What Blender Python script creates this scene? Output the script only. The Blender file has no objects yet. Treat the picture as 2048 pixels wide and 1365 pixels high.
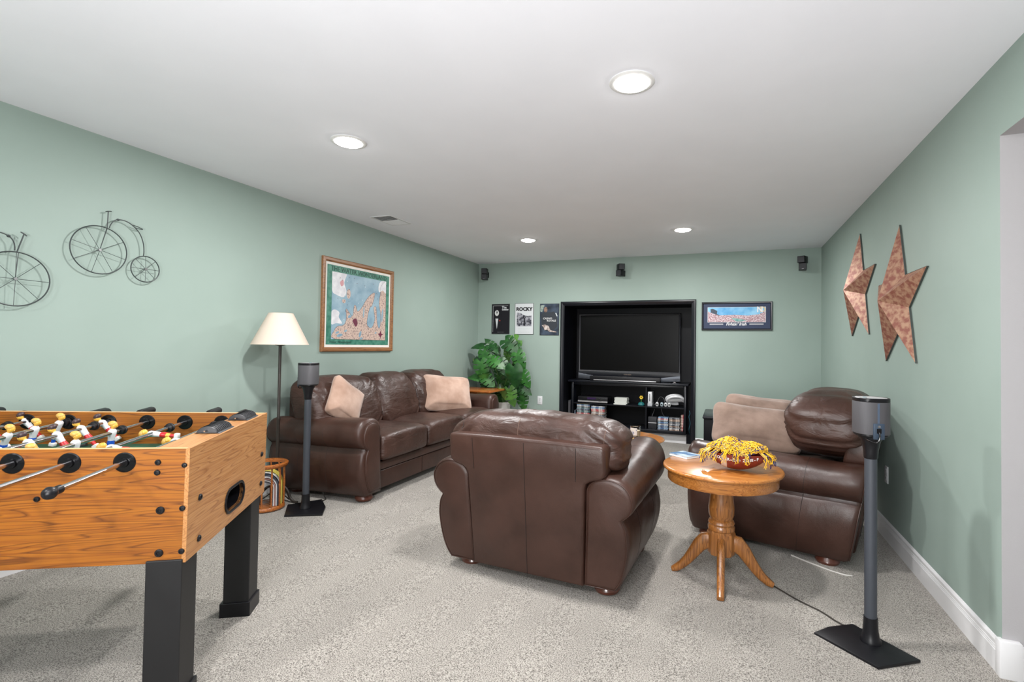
import bpy, bmesh, math, random
from mathutils import Vector, Matrix, noise
random.seed(7)
PI = math.pi
scn = bpy.context.scene
col = scn.collection

# ------------------------------------------------------------------ camera, world, exposure
CAM_Z = 1.262
XR, XL, YB, HC, TL = 1.02, -3.383, 6.39, 2.44, 0.0165
def fz(x): return TL * (XR - x)          # the basement floor falls a little towards the right wall
cam_d = bpy.data.cameras.new('camera')
cam = bpy.data.objects.new('camera', cam_d); col.objects.link(cam)
cam_d.sensor_width = 36.0
cam_d.lens = 36.0 * 986.81 / 2048.0
cam_d.shift_x = (1024 - 1087.28) / 2048.0
cam_d.shift_y = (672.83 - 682.5) / 2048.0
cam_d.clip_start = 0.02
R_ = ((0.93789354, 0.34663262, 0.01419668), (-0.00638007, -0.02368095, 0.99969921), (-0.34686454, 0.937702, 0.01999867))
cam.matrix_world = Matrix(((R_[0][0], R_[1][0], -R_[2][0], 0), (R_[0][1], R_[1][1], -R_[2][1], 0), (R_[0][2], R_[1][2], -R_[2][2], CAM_Z), (0, 0, 0, 1)))
scn.camera = cam
scn.view_settings.view_transform = 'Standard'
scn.view_settings.look = 'None'
scn.view_settings.exposure = 0.0
scn.view_settings.gamma = 1.0
scn.view_settings.use_curve_mapping = False
W_ = bpy.data.worlds.new('world'); scn.world = W_; W_.use_nodes = True
W_.node_tree.nodes['Background'].inputs[0].default_value = (1.0, 0.98, 0.96, 1)
W_.node_tree.nodes['Background'].inputs[1].default_value = 0.4
LAMP_W = 38.0
LAMPS = [(-0.40, 2.165), (-2.075, 2.28), (-0.41, 5.045), (-2.07, 5.055), (-0.40, -0.70), (-2.075, -0.60)]
def area(name, loc, size, watts, spread=PI, color=(1, 0.985, 0.975), parent=None):
    l = bpy.data.lights.new(name, 'AREA'); l.shape = 'DISK'; l.size = size; l.energy = watts; l.color = color; l.spread = spread
    o = bpy.data.objects.new(name, l); col.objects.link(o); o.location = loc
    if parent: o.parent = parent
    return o

bounce = area('added_bounce_fill', (-0.25, -1.15, 1.15), 1.0, 146.0, PI, (1, 0.99, 0.985)); bounce.rotation_euler = (PI - 0.72, 0, 0)  # added fill light behind the camera, aimed up to brighten the ceiling

# ------------------------------------------------------------------ materials
MATS = {}
def nt(name):
    m = bpy.data.materials.new(name); m.use_nodes = True
    t = m.node_tree; return m, t, t.nodes['Principled BSDF']
def setp(b, **k):
    for n, v in k.items():
        b.inputs[n.replace('_', ' ')].default_value = v
def rgb(c): return (c[0], c[1], c[2], 1)
def plain(name, c, rough=0.5, metal=0.0, spec=0.5, emit=None, es=0, coat=0, trans=0, bump=0, bscale=200):
    if name in MATS: return MATS[name]
    m, t, b = nt(name)
    setp(b, Base_Color=rgb(c), Roughness=rough, Metallic=metal)
    b.inputs['Specular IOR Level'].default_value = spec
    b.inputs['Coat Weight'].default_value = coat
    b.inputs['Transmission Weight'].default_value = trans
    if emit: b.inputs['Emission Color'].default_value = rgb(emit); b.inputs['Emission Strength'].default_value = es
    if bump:
        tc = t.nodes.new('ShaderNodeTexCoord'); n = t.nodes.new('ShaderNodeTexNoise'); n.inputs['Scale'].default_value = bscale
        n.inputs['Detail'].default_value = 4
        bp = t.nodes.new('ShaderNodeBump'); bp.inputs['Strength'].default_value = bump; bp.inputs['Distance'].default_value = 0.003
        t.links.new(tc.outputs['Object'], n.inputs['Vector']); t.links.new(n.outputs['Fac'], bp.inputs['Height']); t.links.new(bp.outputs['Normal'], b.inputs['Normal'])
    MATS[name] = m; return m
def ramp(t, stops):
    r = t.nodes.new('ShaderNodeValToRGB'); e = r.color_ramp.elements
    while len(e) < len(stops): e.new(0.5)
    for i, (p, c) in enumerate(stops): e[i].position = p; e[i].color = rgb(c)
    return r
def noisy(name, c1, c2, scale, rough=0.5, bump=0.0, dist=0.002, detail=5, lo=0.35, hi=0.65, stretch=(1, 1, 1), bscale=None, spec=0.5, sheen=0, metal=0, coord='Object'):
    if name in MATS: return MATS[name]
    m, t, b = nt(name); L = t.links.new
    tc = t.nodes.new('ShaderNodeTexCoord'); mp = t.nodes.new('ShaderNodeMapping'); mp.inputs['Scale'].default_value = stretch
    n = t.nodes.new('ShaderNodeTexNoise'); n.inputs['Scale'].default_value = scale; n.inputs['Detail'].default_value = detail
    L(tc.outputs[coord], mp.inputs['Vector']); L(mp.outputs[0], n.inputs['Vector'])
    r = ramp(t, [(lo, c1), (hi, c2)]); L(n.outputs['Fac'], r.inputs[0]); L(r.outputs[0], b.inputs['Base Color'])
    setp(b, Roughness=rough, Metallic=metal); b.inputs['Specular IOR Level'].default_value = spec
    if sheen: b.inputs['Sheen Weight'].default_value = sheen
    if bump:
        n2 = n
        if bscale:
            n2 = t.nodes.new('ShaderNodeTexNoise'); n2.inputs['Scale'].default_value = bscale; n2.inputs['Detail'].default_value = 4; L(mp.outputs[0], n2.inputs['Vector'])
        bp = t.nodes.new('ShaderNodeBump'); bp.inputs['Strength'].default_value = bump; bp.inputs['Distance'].default_value = dist
        L(n2.outputs['Fac'], bp.inputs['Height']); L(bp.outputs['Normal'], b.inputs['Normal'])
    MATS[name] = m; return m
def wood(name, base, mid, dark, axis=0, fine=60.0, rough=0.35, coat=0.25, cath=1.0):
    """oak: fine pores stretched along the axis plus wavy cathedral bands"""
    if name in MATS: return MATS[name]
    m, t, b = nt(name); L = t.links.new
    tc = t.nodes.new('ShaderNodeTexCoord')
    def mapped(s_along, s_across):
        mp = t.nodes.new('ShaderNodeMapping'); v = [s_across] * 3; v[axis] = s_along
        mp.inputs['Scale'].default_value = v; L(tc.outputs['Object'], mp.inputs['Vector']); return mp
    m1 = mapped(0.9, 15.0)
    n1 = t.nodes.new('ShaderNodeTexNoise'); n1.inputs['Scale'].default_value = 1.0; n1.inputs['Detail'].default_value = 2; L(m1.outputs[0], n1.inputs['Vector'])
    mul = t.nodes.new('ShaderNodeMath'); mul.operation = 'MULTIPLY'; mul.inputs[1].default_value = 18.0 * cath; L(n1.outputs['Fac'], mul.inputs[0])
    fr = t.nodes.new('ShaderNodeMath'); fr.operation = 'FRACT'; L(mul.outputs[0], fr.inputs[0])
    m2 = mapped(3.0, fine * 2.6)
    n2 = t.nodes.new('ShaderNodeTexNoise'); n2.inputs['Scale'].default_value = 1.0; n2.inputs['Detail'].default_value = 5; n2.inputs['Roughness'].default_value = 0.6; L(m2.outputs[0], n2.inputs['Vector'])
    r1 = ramp(t, [(0.0, (0, 0, 0)), (0.12, (0.75, 0.75, 0.75)), (0.8, (1, 1, 1)), (1.0, (0.15, 0.15, 0.15))]); L(fr.outputs[0], r1.inputs[0])
    r2 = ramp(t, [(0.38, (0, 0, 0)), (0.56, (1, 1, 1))]); L(n2.outputs['Fac'], r2.inputs[0])
    mx = t.nodes.new('ShaderNodeMix'); mx.data_type = 'RGBA'; mx.inputs['A'].default_value = rgb(mid); mx.inputs['B'].default_value = rgb(base); L(r2.outputs[0], mx.inputs['Factor'])
    mx2 = t.nodes.new('ShaderNodeMix'); mx2.data_type = 'RGBA'; mx2.inputs['A'].default_value = rgb(dark); L(mx.outputs['Result'], mx2.inputs['B']); L(r1.outputs[0], mx2.inputs['Factor'])
    L(mx2.outputs['Result'], b.inputs['Base Color'])
    setp(b, Roughness=rough); b.inputs['Coat Weight'].default_value = coat; b.inputs['Coat Roughness'].default_value = 0.25
    MATS[name] = m; return m
def carpet_mat():
    m, t, b = nt('carpet'); L = t.links.new
    tc = t.nodes.new('ShaderNodeTexCoord')
    n = t.nodes.new('ShaderNodeTexNoise'); n.inputs['Scale'].default_value = 230; n.inputs['Detail'].default_value = 2; n.inputs['Roughness'].default_value = 0.7
    n2 = t.nodes.new('ShaderNodeTexNoise'); n2.inputs['Scale'].default_value = 2.2; n2.inputs['Detail'].default_value = 4
    L(tc.outputs['Object'], n.inputs['Vector']); L(tc.outputs['Object'], n2.inputs['Vector'])
    r = ramp(t, [(0.35, (0.05, 0.043, 0.036)), (0.47, (0.27, 0.248, 0.218)), (0.59, (0.48, 0.45, 0.405))]); L(n.outputs['Fac'], r.inputs[0])
    r2 = ramp(t, [(0.35, (0.88, 0.88, 0.88)), (0.62, (1.0, 1.0, 1.0))]); L(n2.outputs['Fac'], r2.inputs[0])
    mx = t.nodes.new('ShaderNodeMix'); mx.data_type = 'RGBA'; mx.blend_type = 'MULTIPLY'; mx.inputs['Factor'].default_value = 1
    L(r.outputs[0], mx.inputs['A']); L(r2.outputs[0], mx.inputs['B']); L(mx.outputs['Result'], b.inputs['Base Color'])
    bp = t.nodes.new('ShaderNodeBump'); bp.inputs['Strength'].default_value = 0.8; bp.inputs['Distance'].default_value = 0.006
    L(n.outputs['Fac'], bp.inputs['Height']); L(bp.outputs['Normal'], b.inputs['Normal'])
    setp(b, Roughness=0.95); b.inputs['Specular IOR Level'].default_value = 0.1; b.inputs['Sheen Weight'].default_value = 0.2
    return m
def leather_mat(name, c1, c2, rough=0.36, wr=0.5, wscale=6.0, stretch=(1, 1, 1)):
    m, t, b = nt(name); L = t.links.new
    tc = t.nodes.new('ShaderNodeTexCoord'); mp = t.nodes.new('ShaderNodeMapping'); mp.inputs['Scale'].default_value = stretch
    L(tc.outputs['Object'], mp.inputs['Vector'])
    n = t.nodes.new('ShaderNodeTexNoise'); n.inputs['Scale'].default_value = 5; n.inputs['Detail'].default_value = 6; L(tc.outputs['Object'], n.inputs['Vector'])
    r = ramp(t, [(0.35, c1), (0.65, c2)]); L(n.outputs['Fac'], r.inputs[0]); L(r.outputs[0], b.inputs['Base Color'])
    w = t.nodes.new('ShaderNodeTexNoise'); w.inputs['Scale'].default_value = wscale; w.inputs['Detail'].default_value = 3; w.inputs['Distortion'].default_value = 0.6; L(mp.outputs[0], w.inputs['Vector'])
    v = t.nodes.new('ShaderNodeTexVoronoi'); v.inputs['Scale'].default_value = 260; L(tc.outputs['Object'], v.inputs['Vector'])
    b1 = t.nodes.new('ShaderNodeBump'); b1.inputs['Strength'].default_value = wr; b1.inputs['Distance'].default_value = 0.02
    b2 = t.nodes.new('ShaderNodeBump'); b2.inputs['Strength'].default_value = 0.12; b2.inputs['Distance'].default_value = 0.002
    L(w.outputs['Fac'], b1.inputs['Height']); L(v.outputs['Distance'], b2.inputs['Height']); L(b1.outputs['Normal'], b2.inputs['Normal']); L(b2.outputs['Normal'], b.inputs['Normal'])
    rr = ramp(t, [(0.3, (rough - 0.06,) * 3), (0.7, (rough + 0.08,) * 3)]); L(n.outputs['Fac'], rr.inputs[0]); L(rr.outputs[0], b.inputs['Roughness'])
    b.inputs['Specular IOR Level'].default_value = 0.5
    MATS[name] = m; return m

GREEN = noisy('sage_wall_paint', (0.290, 0.368, 0.330), (0.302, 0.381, 0.343), 3.0, 0.55, bump=0.12, dist=0.001, bscale=180, spec=0.3)
WHITEC = noisy('ceiling_paint', (0.86, 0.87, 0.93), (0.88, 0.89, 0.95), 3.0, 0.8, bump=0.15, dist=0.001, bscale=120, spec=0.2)
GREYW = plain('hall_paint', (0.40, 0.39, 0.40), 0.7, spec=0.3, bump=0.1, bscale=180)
TRIMW = plain('white_trim_paint', (0.72, 0.72, 0.73), 0.35)
CARPET = carpet_mat()
BLKP = plain('black_niche_paint', (0.003, 0.0035, 0.006), 0.45, spec=0.2)
BLKT = plain('black_trim_gloss', (0.006, 0.007, 0.011), 0.28, spec=0.4)
BLKM = plain('black_metal', (0.010, 0.010, 0.011), 0.5, spec=0.4, bump=0.05)
BLKG = plain('black_gloss', (0.003, 0.003, 0.004), 0.22, spec=0.4)
BLKPL = plain('black_plastic', (0.006, 0.006, 0.008), 0.38, spec=0.35)
DKGREY = plain('dark_grey_plastic', (0.020, 0.021, 0.026), 0.45, bump=0.2, bscale=500)
SPKG = plain('speaker_mesh_grey', (0.060, 0.058, 0.064), 0.5, bump=0.35, bscale=900)
POLEG = plain('pole_slate', (0.042, 0.048, 0.060), 0.5, bump=0.2, bscale=600)
CHROME = plain('chrome_rod', (0.55, 0.55, 0.57), 0.16, metal=1.0)
LEATH = leather_mat('brown_leather', (0.034, 0.0138, 0.0092), (0.054, 0.0232, 0.0162), 0.38, 0.28, 5)
LEATHW = leather_mat('brown_leather_creased', (0.034, 0.0138, 0.0092), (0.055, 0.0240, 0.0168), 0.41, 0.45, 9, (1, 1, 2.2))
LEATHS = plain('leather_seam', (0.012, 0.007, 0.006), 0.6)
LEATHL = plain('leather_stitch', (0.12, 0.07, 0.05), 0.6)
SUEDE = noisy('beige_suede', (0.37, 0.235, 0.175), (0.52, 0.36, 0.285), 7, 0.9, bump=0.5, dist=0.01, bscale=8, spec=0.1, sheen=0.4)
SUEDE2 = noisy('taupe_suede', (0.20, 0.135, 0.105), (0.32, 0.225, 0.18), 7, 0.9, bump=0.5, dist=0.01, bscale=8, spec=0.1, sheen=0.3)
FOOTW = plain('cherry_foot', (0.10, 0.030, 0.018), 0.3, coat=0.3)
OAKF = wood('oak_front', (0.34, 0.112, 0.007), (0.25, 0.072, 0.005), (0.120, 0.032, 0.002), 0, 60, 0.42, 0.15)
OAKE_LIT = wood('oak_end_lit', (0.52, 0.255, 0.090), (0.43, 0.185, 0.055), (0.29, 0.110, 0.030), 1, 60, 0.42, 0.15)  # same oak as the front; the end's stronger light is put into the colour
OAKEDGE = plain('oak_edge', (0.62, 0.37, 0.17), 0.45)
OAKT = wood('oak_table', (0.50, 0.20, 0.045), (0.38, 0.13, 0.025), (0.22, 0.07, 0.014), 0, 45, 0.28, 0.5)
OAKTZ = wood('oak_table_turned', (0.38, 0.15, 0.036), (0.25, 0.09, 0.02), (0.13, 0.045, 0.012), 2, 45, 0.28, 0.5)
OAKCH = wood('cherry_oak', (0.48, 0.16, 0.035), (0.36, 0.10, 0.02), (0.20, 0.05, 0.01), 0, 45, 0.25, 0.5)
SHADE = plain('lamp_shade_cloth', (0.62, 0.53, 0.445), 0.9, spec=0.1, bump=0.1, bscale=400)
PAPER = plain('white_paper', (0.75, 0.75, 0.74), 0.7)
WHITEP = plain('white_plastic', (0.72, 0.73, 0.75), 0.3)
GLASS = plain('clear_glass', (1, 1, 1), 0.03, trans=1.0)
FELT = plain('green_field', (0.010, 0.11, 0.07), 0.4)

# ------------------------------------------------------------------ mesh helpers
def bm_(): return bmesh.new()
def obj(name, bm, mats, parent=None, smooth=True, ang=35, loc=None, rot=None, **props):
    me = bpy.data.meshes.new(name)
    bmesh.ops.recalc_face_normals(bm, faces=bm.faces[:])
    bm.to_mesh(me); bm.free()
    if not isinstance(mats, (list, tuple)): mats = [mats]
    for m in mats: me.materials.append(m)
    if smooth:
        me.polygons.foreach_set('use_smooth', [True] * len(me.polygons))
        try: me.set_sharp_from_angle(angle=math.radians(ang))
        except Exception: pass
    o = bpy.data.objects.new(name, me); col.objects.link(o)
    if parent: o.parent = parent
    if loc is not None: o.location = loc
    if rot is not None: o.rotation_euler = rot
    for k, v in props.items(): o[k] = v
    return o
def thing(name, label, cat, loc=(0, 0, 0), rotz=0.0, group=None):
    o = bpy.data.objects.new(name, None); col.objects.link(o); o.empty_display_size = 0.05
    o.location = loc; o.rotation_euler = (0, 0, rotz); o['label'] = label; o['category'] = cat
    if group: o['group'] = group
    return o
def tag(o, label, cat, group=None):
    o['label'] = label; o['category'] = cat
    if group: o['group'] = group
    return o
def struct(name, bm, m, parent=None, **k):
    o = obj(name, bm, m, parent, **k)
    if not parent: o['kind'] = 'structure'
    return o
def add_box(bm, lo, hi, bev=0.0, seg=2, mi=0, M=None):
    lo = Vector(lo); hi = Vector(hi); c = (lo + hi) / 2; s = hi - lo
    r = bmesh.ops.create_cube(bm, size=1.0, matrix=Matrix.Translation(c) @ Matrix.Diagonal((s.x, s.y, s.z, 1)))
    vs = r['verts']; fs = list({f for v in vs for f in v.link_faces})
    if bev > 0:
        es = list({e for v in vs for e in v.link_edges})
        rb = bmesh.ops.bevel(bm, geom=es, offset=bev, segments=seg, affect='EDGES', profile=0.5)
        fs = list(set(f for f in rb['faces'] if f.is_valid) | {f for f in fs if f.is_valid})
        vs = list({v for f in fs for v in f.verts})
    for f in fs: f.material_index = mi
    if M is not None: bmesh.ops.transform(bm, matrix=M, verts=vs)
    return vs
def box(lo, hi, bev=0.0, seg=2):
    b = bm_(); add_box(b, lo, hi, bev, seg); return b
def add_loft(bm, rings, closed=True, caps=True, mi=0, loop=False):
    vr = [[bm.verts.new(p) for p in r] for r in rings]; n = len(vr[0]); m = len(vr)
    for j in range(m if loop else m - 1):
        a, b = vr[j], vr[(j + 1) % m]
        for i in range(n if closed else n - 1):
            f = bm.faces.new((a[i], a[(i + 1) % n], b[(i + 1) % n], b[i])); f.material_index = mi
    if caps and not loop and closed:
        bm.faces.new(vr[0][::-1]).material_index = mi; bm.faces.new(vr[-1]).material_index = mi
    return [v for r in vr for v in r]
def circ(c, r, n, ax=2, ph=0.0, ry=None):
    ry = r if ry is None else ry; out = []
    for i in range(n):
        a = 2 * PI * i / n + ph; u, v = r * math.cos(a), ry * math.sin(a)
        p = {2: (u, v, 0), 1: (u, 0, v), 0: (0, u, v)}[ax]
        out.append(Vector(c) + Vector(p))
    return out
def add_lathe(bm, prof, n=24, c=(0, 0, 0), ax=2, mi=0, caps=True):
    """prof: (radius, height) pairs along the axis"""
    rings = []
    for r, h in prof:
        cc = Vector(c); cc[ax] += h; rings.append(circ(cc, max(r, 1e-4), n, ax))
    return add_loft(bm, rings, True, caps, mi)
def lathe(prof, n=24, c=(0, 0, 0), ax=2): b = bm_(); add_lathe(b, prof, n, c, ax); return b
def spline(pts, k=6, closed=False):
    P = [Vector(p) for p in pts]; n = len(P); out = []
    for i in range(n if closed else n - 1):
        if closed: a, b, c, d = P[(i - 1) % n], P[i], P[(i + 1) % n], P[(i + 2) % n]
        else: a, b, c, d = P[max(i - 1, 0)], P[i], P[i + 1], P[min(i + 2, n - 1)]
        for j in range(k):
            t = j / k
            out.append(0.5 * ((2 * b) + (-a + c) * t + (2 * a - 5 * b + 4 * c - d) * t * t + (-a + 3 * b - 3 * c + d) * t ** 3))
    if not closed: out.append(P[-1])
    return out
def add_tube(bm, pts, r, n=8, mi=0, closed=False, caps=True):
    P = [Vector(p) for p in pts]; m = len(P); rings = []; up = None
    for i in range(m):
        t = (P[(i + 1) % m] - P[i - 1]) if closed else (P[min(i + 1, m - 1)] - P[max(i - 1, 0)])
        if t.length < 1e-9: t = Vector((0, 0, 1))
        t.normalize()
        if up is None: up = Vector((0, 0, 1)) if abs(t.z) < 0.9 else Vector((1, 0, 0))
        s = t.cross(up)
        if s.length < 1e-6: s = t.orthogonal()
        s.normalize(); up = s.cross(t).normalized()
        rr = r[i] if isinstance(r, (list, tuple)) else r
        rings.append([P[i] + (s * math.cos(2 * PI * k / n) + up * math.sin(2 * PI * k / n)) * rr for k in range(n)])
    return add_loft(bm, rings, True, caps, mi, loop=closed)
def tube(pts, r, n=8, closed=False): b = bm_(); add_tube(b, pts, r, n, 0, closed); return b
def add_prism(bm, poly, ax, a0, a1, mi=0, bev=0.0):
    """poly: 2-D points in the two other axes (in order), extruded from a0 to a1 along ax"""
    def P(p, a):
        q = [0, 0, 0]; o = [i for i in range(3) if i != ax]; q[o[0]], q[o[1]], q[ax] = p[0], p[1], a; return q
    if bev > 0:
        c = Vector((sum(p[0] for p in poly) / len(poly), sum(p[1] for p in poly) / len(poly)))
        def ins(d):
            out = []; n = len(poly)
            for i in range(n):
                a, b, e = Vector(poly[i - 1][:2]), Vector(poly[i][:2]), Vector(poly[(i + 1) % n][:2])
                d1 = (b - a).normalized(); d2 = (e - b).normalized(); s = (d1 + d2)
                s = s.normalized() if s.length > 1e-6 else d1
                nr = Vector((-s.y, s.x)); out.append(b + nr * d)
            return out
        area2 = sum(poly[i - 1][0] * poly[i][1] - poly[i][0] * poly[i - 1][1] for i in range(len(poly)))
        sg = 1 if area2 > 0 else -1; h = bev if a1 > a0 else -bev
        rings = [[P(p, a0) for p in ins(sg * bev)], [P(p, a0 + h * 0.3) for p in ins(sg * bev * 0.3)], [P(p, a0 + h) for p in poly], [P(p, a1 - h) for p in poly], [P(p, a1 - h * 0.3) for p in ins(sg * bev * 0.3)], [P(p, a1) for p in ins(sg * bev)]]
    else: rings = [[P(p, a0) for p in poly], [P(p, a1) for p in poly]]
    return add_loft(bm, rings, True, True, mi)
def prism(poly, ax, a0, a1, bev=0.0): b = bm_(); add_prism(b, poly, ax, a0, a1, 0, bev); return b
def add_puff(bm, c, s, e1=0.45, e2=0.45, nu=40, nv=24, disp=None, mi=0):
    """superellipsoid cushion: c centre, s full sizes; disp(p_local_unit, p) -> offset vector"""
    sg = lambda w, m: math.copysign(abs(w) ** m, w); c = Vector(c); rings = []
    for j in range(nv + 1):
        v = -PI / 2 + PI * j / nv; ring = []
        for i in range(nu):
            u = 2 * PI * i / nu
            q = Vector((sg(math.cos(v), e1) * sg(math.cos(u), e2), sg(math.cos(v), e1) * sg(math.sin(u), e2), sg(math.sin(v), e1)))
            p = Vector((q.x * s[0] / 2, q.y * s[1] / 2, q.z * s[2] / 2))
            if disp: p = p + disp(q, p)
            ring.append(c + p)
        rings.append(ring)
    bot = bm.verts.new(sum(rings[0], Vector()) / nu); top = bm.verts.new(sum(rings[-1], Vector()) / nu)
    vr = [[bm.verts.new(p) for p in r] for r in rings[1:-1]]
    for a, b in zip(vr, vr[1:]):
        for i in range(nu): bm.faces.new((a[i], a[(i + 1) % nu], b[(i + 1) % nu], b[i])).material_index = mi
    for i in range(nu):
        bm.faces.new((bot, vr[0][(i + 1) % nu], vr[0][i])).material_index = mi
        bm.faces.new((top, vr[-1][i], vr[-1][(i + 1) % nu])).material_index = mi
    return [v for r in vr for v in r] + [bot, top]
def puff(c, s, e1=0.45, e2=0.45, nu=48, nv=28, disp=None):
    b = bm_(); add_puff(b, c, s, e1, e2, nu, nv, disp); return b
def text_obj(name, body, size, mat, M, parent=None, ext=0.0006, align='CENTER', sx=1.0, shear=0.0, bold=0.0):
    cu = bpy.data.curves.new('t', 'FONT'); cu.body = body; cu.size = size; cu.extrude = ext; cu.align_x = align; cu.align_y = 'CENTER'; cu.shear = shear; cu.offset = bold
    cu.resolution_u = 3
    o = bpy.data.objects.new('t', cu); col.objects.link(o)
    dg = bpy.context.evaluated_depsgraph_get(); dg.update()
    me = bpy.data.meshes.new_from_object(o.evaluated_get(dg))
    bpy.data.objects.remove(o); me.name = name; me.materials.clear(); me.materials.append(mat)
    me.transform(Matrix.Diagonal((sx, 1, 1, 1))); me.transform(M)
    n = bpy.data.objects.new(name, me); col.objects.link(n)
    if parent: n.parent = parent
    return n
def rr(x0, z0, x1, z1, r, n=5):
    """rounded rectangle, counter-clockwise"""
    out = []
    for cx, cy, a in ((x1 - r, z0 + r, -PI / 2), (x1 - r, z1 - r, 0), (x0 + r, z1 - r, PI / 2), (x0 + r, z0 + r, PI)):
        for i in range(n + 1): t = a + PI / 2 * i / n; out.append((cx + r * math.cos(t), cy + r * math.sin(t)))
    return out
def frame_bm(x0, z0, x1, z1, w, y0, y1, bm=None, prof=None):
    """picture frame in the xz plane; mitred; front towards -y (y1<y0)"""
    bm = bm or bm_()
    prof = prof or [(0, y0), (0, y0 + (y1 - y0) * 0.8), (w * 0.2, y1), (w * 0.7, y0 + (y1 - y0) * 0.9), (w, y0 + (y1 - y0) * 0.5), (w, y0)]
    rings = []
    for (cx, cz, sx, sz) in ((x0, z0, 1, 1), (x1, z0, -1, 1), (x1, z1, -1, -1), (x0, z1, 1, -1)):
        rings.append([(cx + sx * d, y, cz + sz * d) for d, y in prof])
    add_loft(bm, rings, True, False, 0, loop=True); return bm
def copy_tree(o, parent=None):
    c = o.copy(); col.objects.link(c); c.parent = parent
    for ch in o.children: copy_tree(ch, c)
    return c

# ------------------------------------------------------------------ room shell
def slab(x0, x1, y0, y1):
    b = bm_()
    for z in (0, -0.12):
        pass
    vs = [[b.verts.new((x, y, fz(x) + dz)) for x, y in ((x0, y0), (x1, y0), (x1, y1), (x0, y1))] for dz in (-0.12, 0)]
    b.faces.new(vs[0][::-1]); b.faces.new(vs[1])
    for i in range(4): b.faces.new((vs[0][i], vs[0][(i + 1) % 4], vs[1][(i + 1) % 4], vs[1][i]))
    return b
struct('floor', slab(XL - 0.12, 2.6, -2.6, 7.12), CARPET, smooth=False)
struct('ceiling', box((XL - 0.12, -2.6, HC), (XR + 0.12, YB + 0.12, HC + 0.1)), WHITEC, smooth=False)
struct('wall_left', box((XL - 0.12, -2.6, -0.1), (XL, YB + 0.12, HC)), GREEN, smooth=False)
NX0, NX1, NZ1 = -2.067, -0.403, 1.815
b = bm_()
for lo, hi in (((XL, YB, -0.1), (NX0, YB + 0.12, HC)), ((NX1, YB, -0.1), (XR + 0.12, YB + 0.12, HC)), ((NX0, YB, NZ1), (NX1, YB + 0.12, HC))): add_box(b, lo, hi)
struct('wall_back', b, GREEN, smooth=False)
b = bm_()
add_box(b, (XR, 2.46, -0.1), (XR + 0.12, YB, HC)); add_box(b, (XR, 0.2, 2.128), (XR + 0.12, 2.46, HC))
o = struct('wall_right', b, [GREEN, GREYW], smooth=False)
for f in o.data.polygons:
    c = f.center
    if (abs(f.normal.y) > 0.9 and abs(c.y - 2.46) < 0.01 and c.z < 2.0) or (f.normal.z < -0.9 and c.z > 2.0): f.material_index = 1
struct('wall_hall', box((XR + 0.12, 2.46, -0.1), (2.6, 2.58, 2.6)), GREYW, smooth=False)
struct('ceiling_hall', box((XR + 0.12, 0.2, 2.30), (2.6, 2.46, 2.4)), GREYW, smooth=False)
struct('wall_rear', box((XL - 0.12, -2.72, -0.1), (XR + 1.6, -2.6, HC + 0.1)), GREEN, smooth=False)
# niche
b = bm_()
add_box(b, (NX0 - 0.06, YB + 0.12, -0.1), (NX0, 7.06, NZ1 + 0.06)); add_box(b, (NX1, YB + 0.12, -0.1), (NX1 + 0.06, 7.06, NZ1 + 0.06))
add_box(b, (NX0, YB + 0.12, NZ1), (NX1, 7.06, NZ1 + 0.06)); add_box(b, (NX0, 7.0, -0.1), (NX1, 7.06, NZ1))
struct('wall_niche', b, BLKP, smooth=False)
b = bm_()
add_box(b, (NX0, YB + 0.001, 0.0), (NX0 + 0.003, YB + 0.12, NZ1)); add_box(b, (NX1 - 0.003, YB + 0.001, 0.0), (NX1, YB + 0.12, NZ1)); add_box(b, (NX0, YB + 0.001, NZ1 - 0.003), (NX1, YB + 0.12, NZ1))
struct('trim_2', b, BLKP, smooth=False)
struct('wall_niche_plinth', box((NX0, 6.656, 0.0), (NX1, 7.0, 0.142)), BLKP, smooth=False)
# niche moulding
rings = []
FO = (-2.118, -0.350, 1.868); pw = 0.054
prof = [(0, 0), (0, -0.016), (0.008, -0.024), (0.022, -0.026), (0.04, -0.02), (pw, -0.010), (pw, 0.0)]
b = bm_()
for cx, cz, sx, sz in ((FO[0], 0.02, 1, 0), (FO[0], FO[2], 1, -1), (FO[1], FO[2], -1, -1), (FO[1], 0.02, -1, 0)):
    rings.append([(cx + sx * d, YB + y, cz + (sz * d if sz else 0)) for d, y in prof])
add_loft(b, rings, True, True)
struct('trim_1', b, BLKT, ang=25)
# baseboards : profile (out, up)
BP = [(0, 0), (0.014, 0), (0.014, 0.085), (0.012, 0.088), (0.0125, 0.092), (0.0105, 0.095), (0.011, 0.100), (0.009, 0.103), (0.0095, 0.118), (0.005, 0.126), (0.0, 0.130)]
def baseboard(name, p0, p1, out, z0, z1):
    b = bm_(); out = Vector(out); rings = []
    for p, z in ((p0, z0), (p1, z1)): rings.append([Vector((p[0], p[1], z)) + out * a + Vector((0, 0, h)) for a, h in BP])
    add_loft(b, rings, True, True); return struct(name, b, TRIMW, ang=25)
baseboard('baseboard_right', (XR, 2.47), (XR, YB), (-1, 0, 0), 0, 0)
baseboard('baseboard_left', (XL, -2.6), (XL, YB), (1, 0, 0), fz(XL), fz(XL))
baseboard('baseboard_back_left', (XL, YB), (FO[0], YB), (0, -1, 0), fz(XL), fz(FO[0]))
baseboard('baseboard_back_right', (FO[1], YB), (XR, YB), (0, -1, 0), fz(FO[1]), 0)
baseboard('baseboard_niche', (-2.01, 6.655), (-0.475, 6.655), (0, -1, 0), fz(NX0) - 0.015, fz(NX1) - 0.01)
baseboard('baseboard_hall', (XR + 0.055, 2.46), (2.6, 2.46), (0, -1, 0), -0.005, -0.025)
b = box((XR - 0.016, 2.436, -0.01), (XR + 0.055, 2.476, 0.142), 0.004)
struct('baseboard_return', b, TRIMW)

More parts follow.
